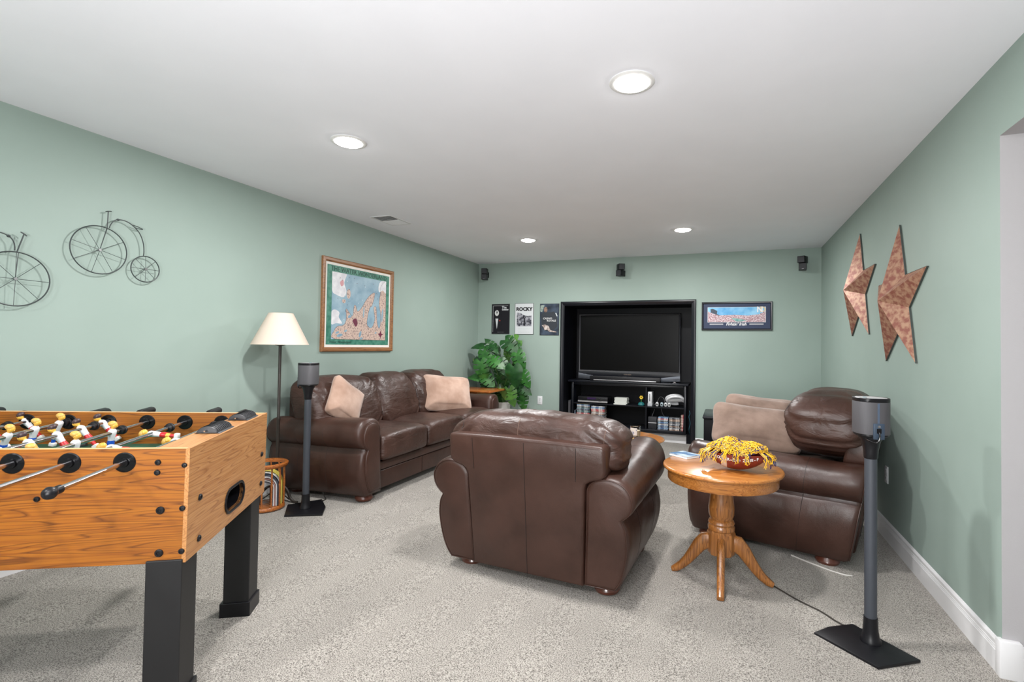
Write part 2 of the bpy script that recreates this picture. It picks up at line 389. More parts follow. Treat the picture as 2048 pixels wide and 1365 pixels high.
# ceiling lights
for i, (x, y) in enumerate(LAMPS):
    if i > 3:
        area('ceiling_lamp', (x, y, HC - 0.02), 0.15, LAMP_W); continue
    lab = ['nearest recessed ceiling light, the large one right of the middle', 'recessed ceiling light above the left part of the room',
           'far recessed ceiling light on the right, towards the niche', 'far recessed ceiling light on the left, near the back wall'][i]
    t = thing('ceiling_light', 'round white ' + lab, 'ceiling light', (x, y, HC), 0, 'recessed ceiling lights')
    obj('trim_ring', lathe([(0.098, 0.0), (0.100, -0.003), (0.094, -0.006), (0.078, -0.007), (0.076, -0.002), (0.076, 0.0)], 40), plain('lamp_ring', (0.8, 0.8, 0.8), 0.4), t)
    obj('diffuser', lathe([(0.0745, -0.003), (0.071, -0.012), (0.046, -0.019), (0.0, -0.022)], 40), plain('lamp_diffuser', (1, 1, 1), 0.5, emit=(1.0, 0.97, 0.93), es=26), t)
    a = area('bulb', (0, 0, -0.026), 0.14, LAMP_W, parent=t)
# ceiling vent
t = thing('ceiling_vent', 'white slotted air vent in the ceiling above the map', 'vent', (-3.0, 3.88, HC), 0)
obj('vent_frame', (lambda b: (frame_bm(-0.115, -0.165, 0.115, 0.165, 0.022, 0, -0.006, b), bmesh.ops.rotate(b, verts=b.verts[:], cent=(0, 0, 0), matrix=Matrix.Rotation(PI / 2, 3, 'X')), b)[-1])(bm_()), TRIMW, t)
obj('duct', box((-0.093, -0.143, -0.001), (0.093, 0.143, 0.0)), plain('duct_dark', (0.03, 0.03, 0.03), 0.8), t, False)
for i in range(13):
    y = -0.132 + i * 0.022
    bb = bm_(); add_box(bb, (-0.093, -0.009, -0.0006), (0.093, 0.009, 0.0006))
    bmesh.ops.rotate(bb, verts=bb.verts[:], cent=(0, 0, 0), matrix=Matrix.Rotation(0.5 if i < 6 else -0.5, 3, 'X')); bmesh.ops.translate(bb, verts=bb.verts[:], vec=(0, y, -0.004))
    obj('slat', bb, TRIMW, t, False)

# ------------------------------------------------------------------ leather seating
def fold_disp(seed, amp, fx, fz_, side=0.0, n_side=14):
    def d(q, p):
        n = noise.noise(Vector((p.x * fx + seed, p.y * fx * 0.7, p.z * fz_ + seed * 2))) * amp
        n += noise.noise(Vector((p.x * fx * 2.7 + seed, p.y * 5, p.z * fz_ * 2.1 - seed))) * amp * 0.45
        if side:
            k = max(0.0, abs(q.x) - 0.35) / 0.65
            n += side * k * noise.noise(Vector((p.x * 5.0 + seed, seed * 3, p.z * n_side + 0.8 * p.x * n_side * math.copysign(1, q.x))))
        return Vector((q.x * 0.35, q.y * 1.0, q.z * 0.55)).normalized() * n if q.length > 0 else Vector()
    return d
ARM = [(0.0, 0.05), (0.0, 0.25), (0.0, 0.45), (0.0, 0.545), (0.018, 0.575), (0.055, 0.597), (0.11, 0.608), (0.165, 0.601), (0.208, 0.575), (0.233, 0.535), (0.238, 0.49), (0.226, 0.45), (0.198, 0.420), (0.182, 0.412),
       (0.186, 0.400), (0.204, 0.37), (0.217, 0.31), (0.222, 0.24), (0.215, 0.16), (0.196, 0.09), (0.172, 0.05), (0.09, 0.05)]
def arm_profile(k=3):
    pts = [Vector((a, 0, z)) for a, z in ARM]
    out = [pts[0]]
    out += spline(pts[3:14], k)[0:]; out += spline(pts[14:21], k); out.append(pts[21])
    return [(p.x, p.z) for p in [pts[0], pts[1], pts[2]] + out[1:]]
def make_arm(D, side, xin, rise, t, wscale=1.0, seams=(0.4, 0.7), seed=0.0, slant=0.0, rake=0.0, mi=None):
    """side +1: outward = +x.  D depth (front at y=D).  rise: extra roll height at the front.  slant: outward shift of the rear"""
    P = arm_profile(); c = (0.10, 0.33)
    def ring(y, ins, raw=False):
        f = max(0, min(1, y / D)); out = []
        for a, z in P:
            a2, z2 = c[0] + (a - c[0]) * (1 - ins / 0.12), c[1] + (z - c[1]) * (1 - ins / 0.28)
            up = max(0.0, (z2 - 0.42) / 0.18); z3 = z2 + rise * (f ** 1.4) * min(1, up)
            w = 0.0
            if not raw and 0.12 < a2 or z2 > 0.56: w = 0.0045 * noise.noise(Vector((a * 7, y * 9 + seed, z * 7)))
            dd = slant * (1 - f) if a2 > 0.0 else 0.0
            tp = 0.022 * max(0.0, 1 - z2 / 0.5)                       # everything narrows a little towards the floor
            out.append((side * (xin + (a2 + w) * wscale + dd - tp - 0.018 * max(0.0, (0.3 - z2) / 0.3) * min(1, a2 / 0.1)), y - rake * (z3 - 0.05) / 0.73 * (1 - f), z3 + w))
        return out
    ys = [0.0, 0.004, 0.012, 0.03]; inn = [0.03, 0.016, 0.006, 0.0]
    body = [0.03 + (D - 0.09) * i / 18 for i in range(1, 19)]
    ys += body + [D - 0.03, D - 0.010, D]; inn += [0.0] * 18 + [0.0, 0.009, 0.026]
    b = bm_(); add_loft(b, [ring(y, i) for y, i in zip(ys, inn)], True, True)
    arm = obj('arm', b, LEATH, t, ang=60)
    # front scroll panel with welt
    def sub(ins, y):
        return [Vector(p) for p in ring(y, ins, True)]
    b = bm_(); add_loft(b, [sub(0.032, D - 0.012), sub(0.032, D + 0.004), sub(0.038, D + 0.010), sub(0.060, D + 0.013)], True, True); obj('arm_panel', b, LEATH, arm, ang=60)
    obj('welt', tube(sub(0.030, D + 0.001), 0.0045, 6, True), LEATH, arm)
    obj('welt', tube([Vector(p) for p in ring(0.006, 0.010)], 0.0028, 6, True), LEATH, arm)
    for s in seams:                                            # stitched seams over the roll and down the side
        pr = [Vector(p) for p in ring(s * D, 0.0010)]
        obj('seam', tube(pr[3:-1], 0.0018, 5), LEATHS, arm)
    cr = [Vector(ring(0.02 + (D - 0.04) * i / 12, -0.0005)[35]) for i in range(13)]
    return arm
def make_seat(name, label, cat, loc, rz, W, D, n, rise=0.05, group=None, roll=None, sofa=False, slant=0.0, seed=0.0, rake=0.0, inner=None, cush=None):
    """local frame: x across, back at y=0, faces +y; W overall width across the arms"""
    t = thing(name, label, cat, loc, rz, group); AW = 0.238; xi = W / 2 - AW; rk = lambda z: -rake * (z - 0.05) / 0.73
    for s in (-1, 1): make_arm(D, s, xi, rise, t, seed=seed + s, rake=rake, slant=slant if (sofa and s == 1) else 0.0, seams=(0.33, 0.62) if sofa else (0.30, 0.72))
    # rails and decking
    b = bm_(); add_box(b, (-xi + 0.02, 0.06, 0.055), (xi - 0.02, D - 0.05, 0.20), 0.012, 3); obj('base', b, LEATH, t)
    b = bm_(); add_box(b, (-xi + 0.002, D - 0.08, 0.205), (xi - 0.002, D - 0.035, 0.275), 0.014, 3); obj('front_rail', b, LEATH, t)
    for i in range(1, n): obj('seam', tube([(-xi + 2 * xi * i / n, D - 0.0488, 0.06), (-xi + 2 * xi * i / n, D - 0.0485, 0.20)], 0.002, 5), LEATHS, t)
    # back frame: T shape, thin
    if not sofa:
        bt = xi - 0.020; tw = 0.437
        half = [(bt, 0.055), (bt + 0.010, 0.30), (bt + 0.018, 0.545), (bt + 0.026, 0.567), (bt + 0.052, 0.582), (tw - 0.03, 0.594), (tw - 0.006, 0.610), (tw, 0.635), (tw, 0.738), (tw - 0.008, 0.752), (tw - 0.024, 0.758), (0.2, 0.763)]
        poly = half + [(-x, z) for x, z in half[::-1]]
        b = prism(poly, 1, 0.14, -0.012, 0.016)
        for v in b.verts: v.co.y += rk(v.co.z)
        obj('back_frame', b, LEATH, t, ang=50)
        for x in (-0.29, 0.012, 0.292):
            zs = (0.06, 0.3, 0.55, 0.74) if x == 0.012 else (0.575, 0.65, 0.74)
            obj('seam', tube([(x * (0.93 + 0.07 * z / 0.75), -0.0125 + rk(z), z) for z in zs], 0.0016, 5), LEATHS, t)
    else:
        b = box((-xi - 0.1, 0.01, 0.055), (xi + 0.1, 0.15, 0.80), 0.03, 4); obj('back_frame', b, LEATH, t)
    # seat cushions
    cw = 2 * xi / n; sz = 0.22
    for i in range(n):
        cx = -xi + cw * (i + 0.5)
        def dsp(q, p, sd=seed + i * 3.1):
            k = 0.02 * (1 - min(1, abs(q.x)) ** 2) * max(0, q.z)
            w = 0.006 * noise.noise(Vector((p.x * 9 + sd, p.y * 9, sd)))
            w += 0.006 * max(0, abs(q.x) - 0.5) * noise.noise(Vector((p.x * 6, p.y * 30 + sd, p.z * 8)))
            return Vector((0, 0.012 * max(0, q.y) ** 3 * (1 - q.x * q.x), k + w))
        c = obj('seat_cushion', puff((cx, 0.13 + (D - 0.11) / 2, 0.385), (cw - 0.004, D - 0.10, sz), 0.30, 0.16, 56, 28, dsp), LEATHW if sofa else LEATH, t, ang=80)
    # back cushions
    if not sofa:
        wd, dp, zc, hh, yc = roll
        o = obj('back_cushion', puff((0.0, yc, zc), (wd, dp, hh), 0.70, 0.42, 112, 56, fold_disp(seed + 1.7, 0.013, 5.0, 8, 0.032, 26)), LEATHW, t, ang=80)
        fd = fold_disp(seed + 1.7, 0.013, 5.0, 8, 0.032, 26)
        for x in (-wd * 0.40, -0.05, wd * 0.41):
            X = abs(x) / (wd / 2); pts = []
            for k in range(30):
                a = -0.25 + (PI + 0.15) * k / 29; zq = math.copysign(abs(math.sin(a)) ** 0.70, math.sin(a)); cy = (math.cos(a) ** 2) ** (0.70 / 0.42) - X ** (2 / 0.42)
                if cy <= 0: continue
                q = Vector((x / (wd / 2), -math.copysign(cy ** 0.21, math.cos(a)), zq)); p = Vector((x, q.y * dp / 2, q.z * hh / 2))
                pts.append(Vector((0, yc, zc)) + p + fd(q, p))
            obj('seam', tube(pts, 0.0019, 5), LEATHL if x > -0.1 else LEATHS, o)
    else:
        for (cx, w_, lean) in roll:
            def dsp(q, p, sd=seed + cx * 5):
                k = max(0, abs(q.x) - 0.25)
                n_ = 0.030 * k * noise.noise(Vector((p.x * 4 + sd, sd, p.z * 24 - abs(p.x) * 22))) + 0.014 * noise.noise(Vector((p.x * 6 + sd, 1, p.z * 7)))
                return Vector((0, n_ * (1 if q.y > 0 else 0.3) - 0.16 * (p.z / 0.5) + 0.035 * (1 - q.z * q.z) * max(0, q.y), n_ * 0.5))
            obj('back_cushion', puff((cx, 0.265, 0.672), (w_, 0.27, 0.50), 0.52, 0.34, 80, 52, dsp), LEATHW, t, ang=80)
    for sx in (-1, 1):
        for y in ((0.12, D - 0.10)):
            obj('foot', lathe([(0.045, 0.0), (0.060, 0.005), (0.067, 0.020), (0.062, 0.036), (0.054, 0.050), (0.054, 0.058)], 24, (sx * (xi + 0.065), y, -0.002)), FOOTW, t)
    return t
make_seat('armchair', 'dark brown leather armchair seen from behind, in the middle of the carpet', 'armchair', (-0.959, 2.385, fz(-0.985)), -0.065, 1.138, 0.78, 1, 0.075, 'brown leather armchairs', (1.0, 0.33, 0.716, 0.310, 0.135), seed=2.0, rake=0.075)
nx, ny = 0.2819, 0.9595
th = math.atan2(0.9595, 0.2819)
make_seat('armchair', 'dark brown leather armchair seen side-on behind the round oak table, holding taupe cushions', 'armchair', (0.655 + nx * 0.50, 3.215 + ny * 0.50, fz(0.7)), th, 1.126, 0.92, 1, 0.03, 'brown leather armchairs', (0.98, 0.46, 0.800, 0.40, 0.135), seed=9.0, rake=0.13)
make_seat('sofa', 'long dark brown leather three-seat sofa along the left wall', 'sofa', (-3.352, 4.10, fz(-3.0)), -PI / 2, 2.36, 0.86, 3, 0.03, None, [(0.76, 0.78, 0), (0.11, 0.60, 0), (-0.52, 0.66, 0)], sofa=True, slant=0.06, seed=5.0)

def pillow(name, label, loc, rot, sx, sz, th_, mat, seed, group='tan suede cushions'):
    def d(q, p):
        r = min(1, max(abs(q.x), abs(q.z))); pin = 1 - 0.80 * r ** 3.0
        w = 0.014 * noise.noise(Vector((p.x * 7 + seed, p.z * 7, seed))) + 0.008 * noise.noise(Vector((p.x * 18 + seed, p.z * 16, 4)))
        ed = 1 - 0.07 * (1 - abs(q.x)) * (1 if abs(q.z) > 0.7 else 0)
        return Vector((-p.x * 0.05 * (1 - abs(q.z)), -p.y * (1 - pin) + w * (1 if q.y > 0 else -1) * (1.2 - r), p.z * (ed - 1)))
    o = obj(name, puff((0, 0, 0), (sx, th_, sz), 0.34, 0.34, 64, 40, d), mat, None, ang=180, loc=loc, rot=rot)
    hx, hz = sx / 2 * 0.985, sz / 2 * 0.985
    return tag(o, label, 'cushion', group)
rad_ = math.radians
pillow('throw_pillow', 'tan suede cushion propped in the near corner of the long sofa', (-2.93, 3.25, 0.775), (rad_(-18), rad_(34), rad_(84)), 0.37, 0.37, 0.16, SUEDE, 1.0)
pillow('throw_pillow', 'large tan suede cushion leaning at the far end of the long sofa', (-2.82, 4.64, 0.735), (rad_(-26), rad_(6), rad_(55)), 0.57, 0.42, 0.20, SUEDE, 4.0)
pillow('throw_pillow', 'front taupe suede cushion slumped across the armchair behind the round table', (0.20, 3.86, 0.700), (rad_(-48), rad_(5), rad_(3)), 0.60, 0.40, 0.17, SUEDE2, 7.0, 'taupe suede cushions')
pillow('throw_pillow', 'rear taupe suede cushion behind the other one on the side-on armchair', (0.27, 4.12, 0.730), (rad_(-42), rad_(5), rad_(6)), 0.56, 0.42, 0.15, SUEDE2, 9.0, 'taupe suede cushions')

# ------------------------------------------------------------------ foosball table
FZ0 = fz(-1.63); FTOP = 0.912 - FZ0; FL, FW, FH = 1.40, 0.723, 0.371
fo = thing('foosball_table', 'oak-veneered foosball table with black legs and chrome rods, cut by the left edge', 'game table', (-1.6341, 1.1157, FZ0), 0.5569)
_e = Vector((1, 0, -0.0218)).normalized(); _d = Vector((0, 1, 0.026)).normalized(); _u = _e.cross(_d).normalized()   # the box sits a touch out of level
FT = Matrix.Translation((0, 0, FTOP)) @ Matrix((_e, _d, _u)).transposed().to_4x4()
def fobj(name, bm, mats, parent=fo, **k):
    bmesh.ops.transform(bm, matrix=FT, verts=bm.verts[:]); return obj(name, bm, mats, parent, **k)
def fbox(name, lo, hi, m, bev=0.0, parent=fo, **k):
    return fobj(name, box(lo, hi, bev), m, parent, **k)
def panel_mats(o, main, edge, axis):
    o.data.materials.clear(); o.data.materials.append(main); o.data.materials.append(edge)
    for f in o.data.polygons:
        if abs(f.normal[axis]) < 0.8: f.material_index = 1
    return o
p = fbox('side_panel', (-FL, 0.0, -FH), (-0.012, 0.019, 0), OAKF, 0.0008, smooth=False); panel_mats(p, OAKF, OAKEDGE, 1)
p2 = fbox('side_panel', (-FL, FW - 0.019, -FH), (-0.012, FW, 0), OAKF, 0.0008, smooth=False); panel_mats(p2, OAKF, OAKEDGE, 1)
# end panel with the goal pocket cut through
def stadium(cy, cz, w, h, n=10):
    r = h / 2; out = []
    for s, a0 in ((1, -PI / 2), (-1, PI / 2)):
        for i in range(n + 1):
            a = a0 + PI * i / n; out.append((cy + s * (w / 2 - r) + r * math.cos(a), cz + r * math.sin(a)))
    return out
bm = box((-0.012, 0, -FH), (0.0, FW, 0.0)); bmc = prism(stadium(0.380, -0.281, 0.170, 0.084), 0, -0.03, 0.02)
oa = obj('end_panel', bm, OAKE_LIT, None, smooth=False); ob = obj('cut', bmc, OAKE_LIT, None, smooth=False)
md = oa.modifiers.new('b', 'BOOLEAN'); md.operation = 'DIFFERENCE'; md.object = ob; md.solver = 'EXACT'
dg = bpy.context.evaluated_depsgraph_get(); dg.update(); me = bpy.data.meshes.new_from_object(oa.evaluated_get(dg))
oa.modifiers.clear(); oa.data = me; bpy.data.objects.remove(ob); me.transform(FT); oa.parent = fo
fbox('end_panel', (-FL, 0.019, -FH), (-FL + 0.019, FW - 0.019, 0), OAKE_LIT, smooth=False)
fbox('end_rail', (-0.100, 0.0195, -0.158), (-0.0125, FW - 0.0195, -0.0002), OAKE_LIT, smooth=False)
fbox('end_rail', (-FL + 0.02, 0.0195, -0.150), (-FL + 0.100, FW - 0.0195, -0.0002), OAKE_LIT, smooth=False)
b = bm_(); R0 = stadium(0.380, -0.281, 0.170, 0.084); R1 = stadium(0.380, -0.281, 0.190, 0.104)
add_loft(b, [[(0.0005, y, z) for y, z in R1], [(0.004, y, z) for y, z in R1], [(0.006, y, z) for y, z in stadium(0.380, -0.281, 0.180, 0.094)], [(0.004, y, z) for y, z in R0], [(-0.011, y, z) for y, z in R0]], True, False)
fr_ = fobj('goal_rim', b, BLKPL, ang=50)
b = bm_(); add_loft(b, [[(-0.0125, y, z) for y, z in R0], [(-0.075, y, z) for y, z in R0]], True, False); b.faces.new([b.verts.new((-0.075, y, z)) for y, z in R0]); fobj('goal_cup', b, BLKPL, ang=50)
fbox('playfield', (-FL + 0.02, 0.019, -0.152), (-0.101, FW - 0.019, -0.139), FELT, smooth=False)
# legs stay plumb
for (e, d) in ((-0.016, 0.003), (-0.022, FW - 0.109), (-FL + 0.12, 0.003), (-FL + 0.12, FW - 0.109)):
    lg = obj('leg', box((e - 0.104, d, 0.0), (e, d + 0.104, FTOP - FH + 0.012 - e * 0.0218 + d * 0.026), 0.003), BLKM, fo, smooth=False)
    obj('leg_sleeve', box((e - 0.115, d - 0.007, -0.004), (e + 0.007, d + 0.113, 0.068), 0.003), BLKPL, lg, smooth=False)
# bolts
def bolt(c, r, ax):
    s = -1 if ax == 1 else 1
    cap = lathe([(r, 0.0), (r, s * 0.003), (r * 0.8, s * 0.0055), (r * 0.42, s * 0.006), (r * 0.36, s * 0.0035), (0.0, s * 0.003)], 16, c, ax)
    fobj('bolt', cap, BLKPL)
for e, z, r in ((-0.090, -0.044, .009), (-0.091, -0.077, .009), (-0.014, -0.054, .008), (-0.078, -0.199, .0125), (-0.015, -0.194, .009), (-0.077, -0.337, .0125), (-0.013, -0.334, .009), (-0.415, -0.154, .0085)): bolt((e, 0.0, z), r, 1)
for d, z in ((0.081, -0.185), (0.084, -0.327), (0.667, -0.181), (0.669, -0.315)): bolt((0.0, d, z), 0.011, 0)
# rods, bearings, men
SKIN = plain('toy_skin', (0.78, 0.42, 0.06), 0.35); SHIRT = plain('toy_white', (0.72, 0.72, 0.74), 0.35); REDS = plain('toy_red', (0.50, 0.015, 0.02), 0.35)
BLUES = plain('toy_blue', (0.01, 0.09, 0.50), 0.35); HAIRB = plain('toy_blond', (0.62, 0.36, 0.08), 0.4); HAIRD = plain('toy_brown', (0.055, 0.030, 0.032), 0.4); BOOT = plain('toy_boot', (0.74, 0.72, 0.64), 0.4)
def man_bm(d, e, ang, flip=False):
    """moulded player: local z up (head), y along the rod, x the way he faces"""
    b = bm_()
    def el(c, rx, ry, rz, mi): return add_puff(b, c, (2 * rx, 2 * ry, 2 * rz), 1, 1, 12, 8, None, mi)
    def seg(rows, mi): return add_loft(b, [[(cx + rx * math.cos(2 * PI * k / 10), ry * math.sin(2 * PI * k / 10), z) for k in range(10)] for z, rx, ry, cx in rows], True, True, mi)
    seg([(-0.030, .0080, .0105, 0), (-0.018, .0085, .0115, 0), (0.000, .0105, .0150, 0), (0.010, .0105, .0150, 0), (0.016, .0075, .0100, 0), (0.019, .0045, .0050, 0)], 0)   # shirt
    seg([(-0.012, .0050, .0040, 0), (0.006, .0055, .0050, 0)], 0)
    seg([(-0.048, .0095, .0125, 0), (-0.040, .0095, .0130, 0), (-0.028, .0085, .0110, 0)], 1)     # shorts
    seg([(0.017, .0045, .0045, 0), (0.024, .0050, .0050, 0)], 2)
    el((0.002, 0, 0.0325), .0105, .0095, .0125, 2)                                                # head
    el((-0.003, 0, 0.0385), .0128, .0118, .0112, 3)                                               # hair
    el((0.0115, 0, 0.0300), .0022, .0016, .0022, 2)                                               # nose
    for s in (-1, 1): el((0.001, s * 0.0085, 0.031), .002, .0016, .003, 2)
    seg([(-0.062, .0062, .0085, 0), (-0.046, .0078, .0110, 0)], 2)                                # thighs
    seg([(-0.078, .0052, .0072, 0), (-0.061, .0060, .0080, 0)], 1)                                # socks
    add_box(b, (-0.008, -0.0085, -0.094), (0.010, 0.0085, -0.077), 0.003, 2, 4)                   # boots
    bmesh.ops.transform(b, matrix=Matrix.Translation((e, d, -0.045)) @ Matrix.Rotation(ang, 4, 'Y') @ Matrix.Rotation(PI if flip else 0, 4, 'Z') @ Matrix.Diagonal((1.18, 1.18, 1.0, 1)), verts=b.verts[:])
    return b
def torus(c, R, r, n=24, k=8, ax=1):
    b = bm_(); rings = []
    for i in range(n):
        a = 2 * PI * i / n; rings.append([(c[0] + (R + r * math.cos(2 * PI * j / k)) * math.cos(a), c[1] + r * math.sin(2 * PI * j / k), c[2] + (R + r * math.cos(2 * PI * j / k)) * math.sin(a)) for j in range(k)])
    add_loft(b, rings, True, False, 0, loop=True); return b
RODS = [  # near end, far end, handle side, team, men, angle, bumpers
    (-0.305, 0.90, 'far', 'r', (0.315,), -86, (0.10, 0.62)), (-0.40, 0.96, 'far', 'r', (0.207, 0.455), -84, (0.11, 0.57)),
    (-0.46, 0.80, 'near', 'b', (0.065, 0.265, 0.466), 6, (0.09, 0.520)), (-0.38, 0.95, 'far', 'r', (0.155, 0.28, 0.413, 0.542, 0.671), -38, (0.08, 0.607)),
    (-0.40, 0.86, 'far', 'b', (0.14, 0.268, 0.395, 0.522, 0.648), 14, (0.08, 0.685)), (-0.50, 0.88, 'near', 'r', (0.36, 0.53, 0.70), -42, (0.2, 0.60)),
    (-0.40, 0.90, 'near', 'b', (0.30, 0.55), 5, (0.12, 0.64)), (-0.40, 0.9, 'far', 'b', (0.36,), 5, (0.2, 0.6))]
for k, (d0, d1, hs, team, men, ang, bumps) in enumerate(RODS):
    e = -0.184 - 0.1495 * k; z = -0.043
    rod = fobj('rod', tube([(e, d0, z), (e, d1, z)], 0.0079, 14), CHROME)
    for d, s in ((0.0, -1), (FW, 1), (0.019, 1), (FW - 0.019, -1)):
        big = d in (0.0, FW); R = 0.032
        fobj('bearing', lathe([(0.0085, s * 0.010), (0.014, s * 0.010), (0.015, s * 0.004), (0.026, s * 0.0035), (R - 0.003, s * 0.0035), (R, s * 0.001), (R, 0.0)], 28, (e, d, z), 1), BLKG, rod, ang=30)
    for d in bumps: fobj('bumper', lathe([(0.009, -0.011), (0.015, -0.010), (0.015, 0.006), (0.019, 0.007), (0.019, 0.011), (0.009, 0.012)], 20, (e, d, z), 1), BLKPL, rod, ang=30)
    n0, n1 = (d0, d1) if hs.startswith('far') else (d1, d0)      # n0 = plain end with a cap, n1 = handle end
    sg = 1 if n1 > n0 else -1
    fobj('rod_cap', lathe([(0.0115, sg * 0.034), (0.0115, sg * 0.018), (0.010, sg * 0.0145), (0.0135, sg * 0.010), (0.0168, 0.0), (0.0145, -sg * 0.0090), (0.008, -sg * 0.0150), (0, -sg * 0.0168)], 20, (e, n0, z), 1), BLKPL, rod)
    hl = 0.115; hr = 0.0255 if k == 4 else 0.0185
    b = bm_(); rings = []
    for q, rr_ in ((0, 0.011), (0.004, hr - 0.001), (0.02, hr), (hl - 0.015, hr), (hl - 0.004, hr - 0.003), (hl, hr - 0.008)):
        rings.append([(e + (rr_ - (0.0015 if j % 3 == 0 and 0.01 < q < hl - 0.01 else 0)) * math.cos(2 * PI * j / 30), n1 + sg * (q - 0.02), z + (rr_ - (0.0015 if j % 3 == 0 and 0.01 < q < hl - 0.01 else 0)) * math.sin(2 * PI * j / 30)) for j in range(30)])
    add_loft(b, rings, True, True); fobj('handle', b, BLKPL, rod, ang=30)
    for j, d in enumerate(men):
        mats = [SHIRT, REDS if team == 'r' else BLUES, SKIN, HAIRD if team == 'r' and k > 1 else HAIRB, BOOT]
        fobj('player', man_bm(d, e, math.radians(ang + (4 * math.sin(j * 2.1 + k))), team == 'r' and k > 1), mats, rod, ang=60)
# score counters on the end rail
for d0, d1 in ((0.240, 0.375), (0.515, 0.64)):
    t_ = fobj('score_counter', tube([(-0.052, d0 - 0.02, 0.012), (-0.052, d1 + 0.02, 0.012)], 0.003, 8), CHROME)
    b = bm_(); prof = [(-0.095, 0.0), (-0.088, 0.004)] + [(-0.052 + 0.034 * math.cos(a), 0.001 + 0.024 * math.sin(a)) for a in [PI - PI * i / 12 for i in range(13)]] + [(-0.016, 0.004), (-0.009, 0.0)]
    add_prism(b, prof, 1, d0, d1, 0, 0.001); fobj('counter_cover', b, DKGREY, t_, ang=25)
    for i in range(9):
        d = d0 + 0.012 + i * (d1 - d0 - 0.024) / 8
        fobj('counter_rib', tube([(-0.052 + 0.0345 * math.cos(a), d, 0.0015 + 0.0245 * math.sin(a)) for a in [PI * 0.08 + PI * 0.84 * i_ / 10 for i_ in range(11)]], 0.0008, 4), BLKG, t_)
tag(fobj('foosball', puff((-0.70, 0.66, -0.134), (0.034, 0.034, 0.034), 1, 1, 20, 12), plain('ball_dark', (0.03, 0.03, 0.03), 0.4), None), 'small dark ball lying on the green field of the foosball table', 'ball')
_b = bpy.data.objects['foosball']; _b.matrix_world = Matrix.Translation((-1.6341, 1.1157, FZ0)) @ Matrix.Rotation(0.5569, 4, 'Z')

# ------------------------------------------------------------------ stand speakers
def stand(x, y, poly, label, slab_, rot, group='speaker stands'):
    t = thing('speaker_stand', label, 'speaker stand', (x, y, fz(x)), 0, group)
    P = spline([Vector((a - x, b_ - y, 0)) for a, b_ in poly], 1, True)
    o = obj('base_plate', prism([(p.x, p.y) for p in P], 2, 0.0, 0.012, 0.003), BLKPL, t)
    obj('collar', lathe([(0.040, 0.012), (0.040, 0.020), (0.034, 0.030), (0.029, 0.06), (0.0265, 0.105), (0.0265, 0.115), (0.024, 0.115)], 28), BLKPL, t)
    obj('pole', lathe([(0.0235, 0.10), (0.0235, 0.825)], 28), POLEG, t)
    obj('cradle', lathe([(0.0235, 0.79), (0.0265, 0.795), (0.028, 0.825), (0.036, 0.865), (0.047, 0.882), (0.047, 0.887)], 28), BLKPL, t)
    s = thing('speaker', slab_, 'speaker', (x, y, fz(x) + 0.887), rot, 'rounded speakers on stands')
    def rnd(r): # rounded square section
        out = []
        for i in range(48):
            a = 2 * PI * i / 48; c, q = math.cos(a), math.sin(a); out.append((math.copysign(abs(c) ** 0.68, c) * r, math.copysign(abs(q) ** 0.68, q) * r))
        return out
    def lo(rows): b = bm_(); add_loft(b, [[(px, py, z) for px, py in rnd(r)] for z, r in rows]); return b
    obj('foot_ring', lo([(0.0, 0.052), (0.006, 0.060), (0.012, 0.060)]), BLKPL, s)
    obj('grille', lo([(0.0125, 0.0625), (0.014, 0.064), (0.148, 0.064), (0.150, 0.063)]), SPKG, s)
    obj('top_cap', lo([(0.1505, 0.063), (0.152, 0.064), (0.164, 0.064), (0.1665, 0.062), (0.1655, 0.056), (0.1645, 0.05)]), BLKPL, s)
    obj('top_plate', lo([(0.1642, 0.056), (0.1662, 0.054)]), plain('light_grey_top', (0.42, 0.42, 0.43), 0.3), s)
    obj('button', lathe([(0.008, 0.0), (0.008, 0.0015), (0.0, 0.002)], 16, (-0.025, 0.0, 0.1662)), plain('button_teal', (0.05, 0.16, 0.2), 0.3), s)
    bp_ = obj('back_plate', box((-0.021, -0.0705, -0.004), (0.021, -0.062, 0.062), 0.002), plain('back_blue_grey', (0.035, 0.055, 0.085), 0.4), s)
    obj('back_strip', box((-0.004, -0.0655, 0.062), (0.004, -0.0615, 0.146)), plain('strip_blue_grey', (0.07, 0.10, 0.15), 0.4), s)
    obj('socket', box((-0.010, -0.0715, 0.022), (0.008, -0.070, 0.042)), BLKG, bp_)
    obj('screw', lathe([(0.0055, 0), (0.0055, -0.002), (0.0, -0.003)], 12, (-0.001, -0.0705, 0.050), 1), CHROME, bp_)
    obj('plug_cord', tube(spline([(-0.001, -0.071, 0.026), (-0.001, -0.076, 0.008), (-0.010, -0.074, -0.016), (-0.026, -0.055, -0.014), (-0.034, -0.036, -0.008)], 5), 0.0035, 8), BLKG, bp_)
    return t
stand(0.588, 2.495, [(0.371, 2.48), (0.44, 2.556), (0.548, 2.623), (0.743, 2.42), (0.57, 2.305)], 'black speaker stand on a four-sided plate by the right wall, close to the camera', 'grey rounded speaker on the near right stand, its socket facing out', math.radians(12))
stand(-2.822, 2.755, [(-2.834, 2.584), (-3.004, 2.767), (-2.871, 2.96), (-2.72, 2.84), (-2.62, 2.71)], 'black speaker stand on a low plate between foosball table and sofa', 'grey rounded speaker on the left stand in front of the sofa', math.radians(-72))
def cord(label, pts, r, mat, cat='cord'):
    return tag(obj('cord', tube(spline(pts, 6), r, 6), mat), label, cat)
def g(x, y, h=0.004): return (x, y, fz(x) + h)
cord('thin dark cord from the round table towards the near right speaker stand', [g(0.23, 2.90), g(0.29, 2.83), g(0.352, 2.764), g(0.43, 2.70), g(0.483, 2.63), g(0.53, 2.59)], 0.0035, plain('cord_dark', (0.03, 0.025, 0.02), 0.5))
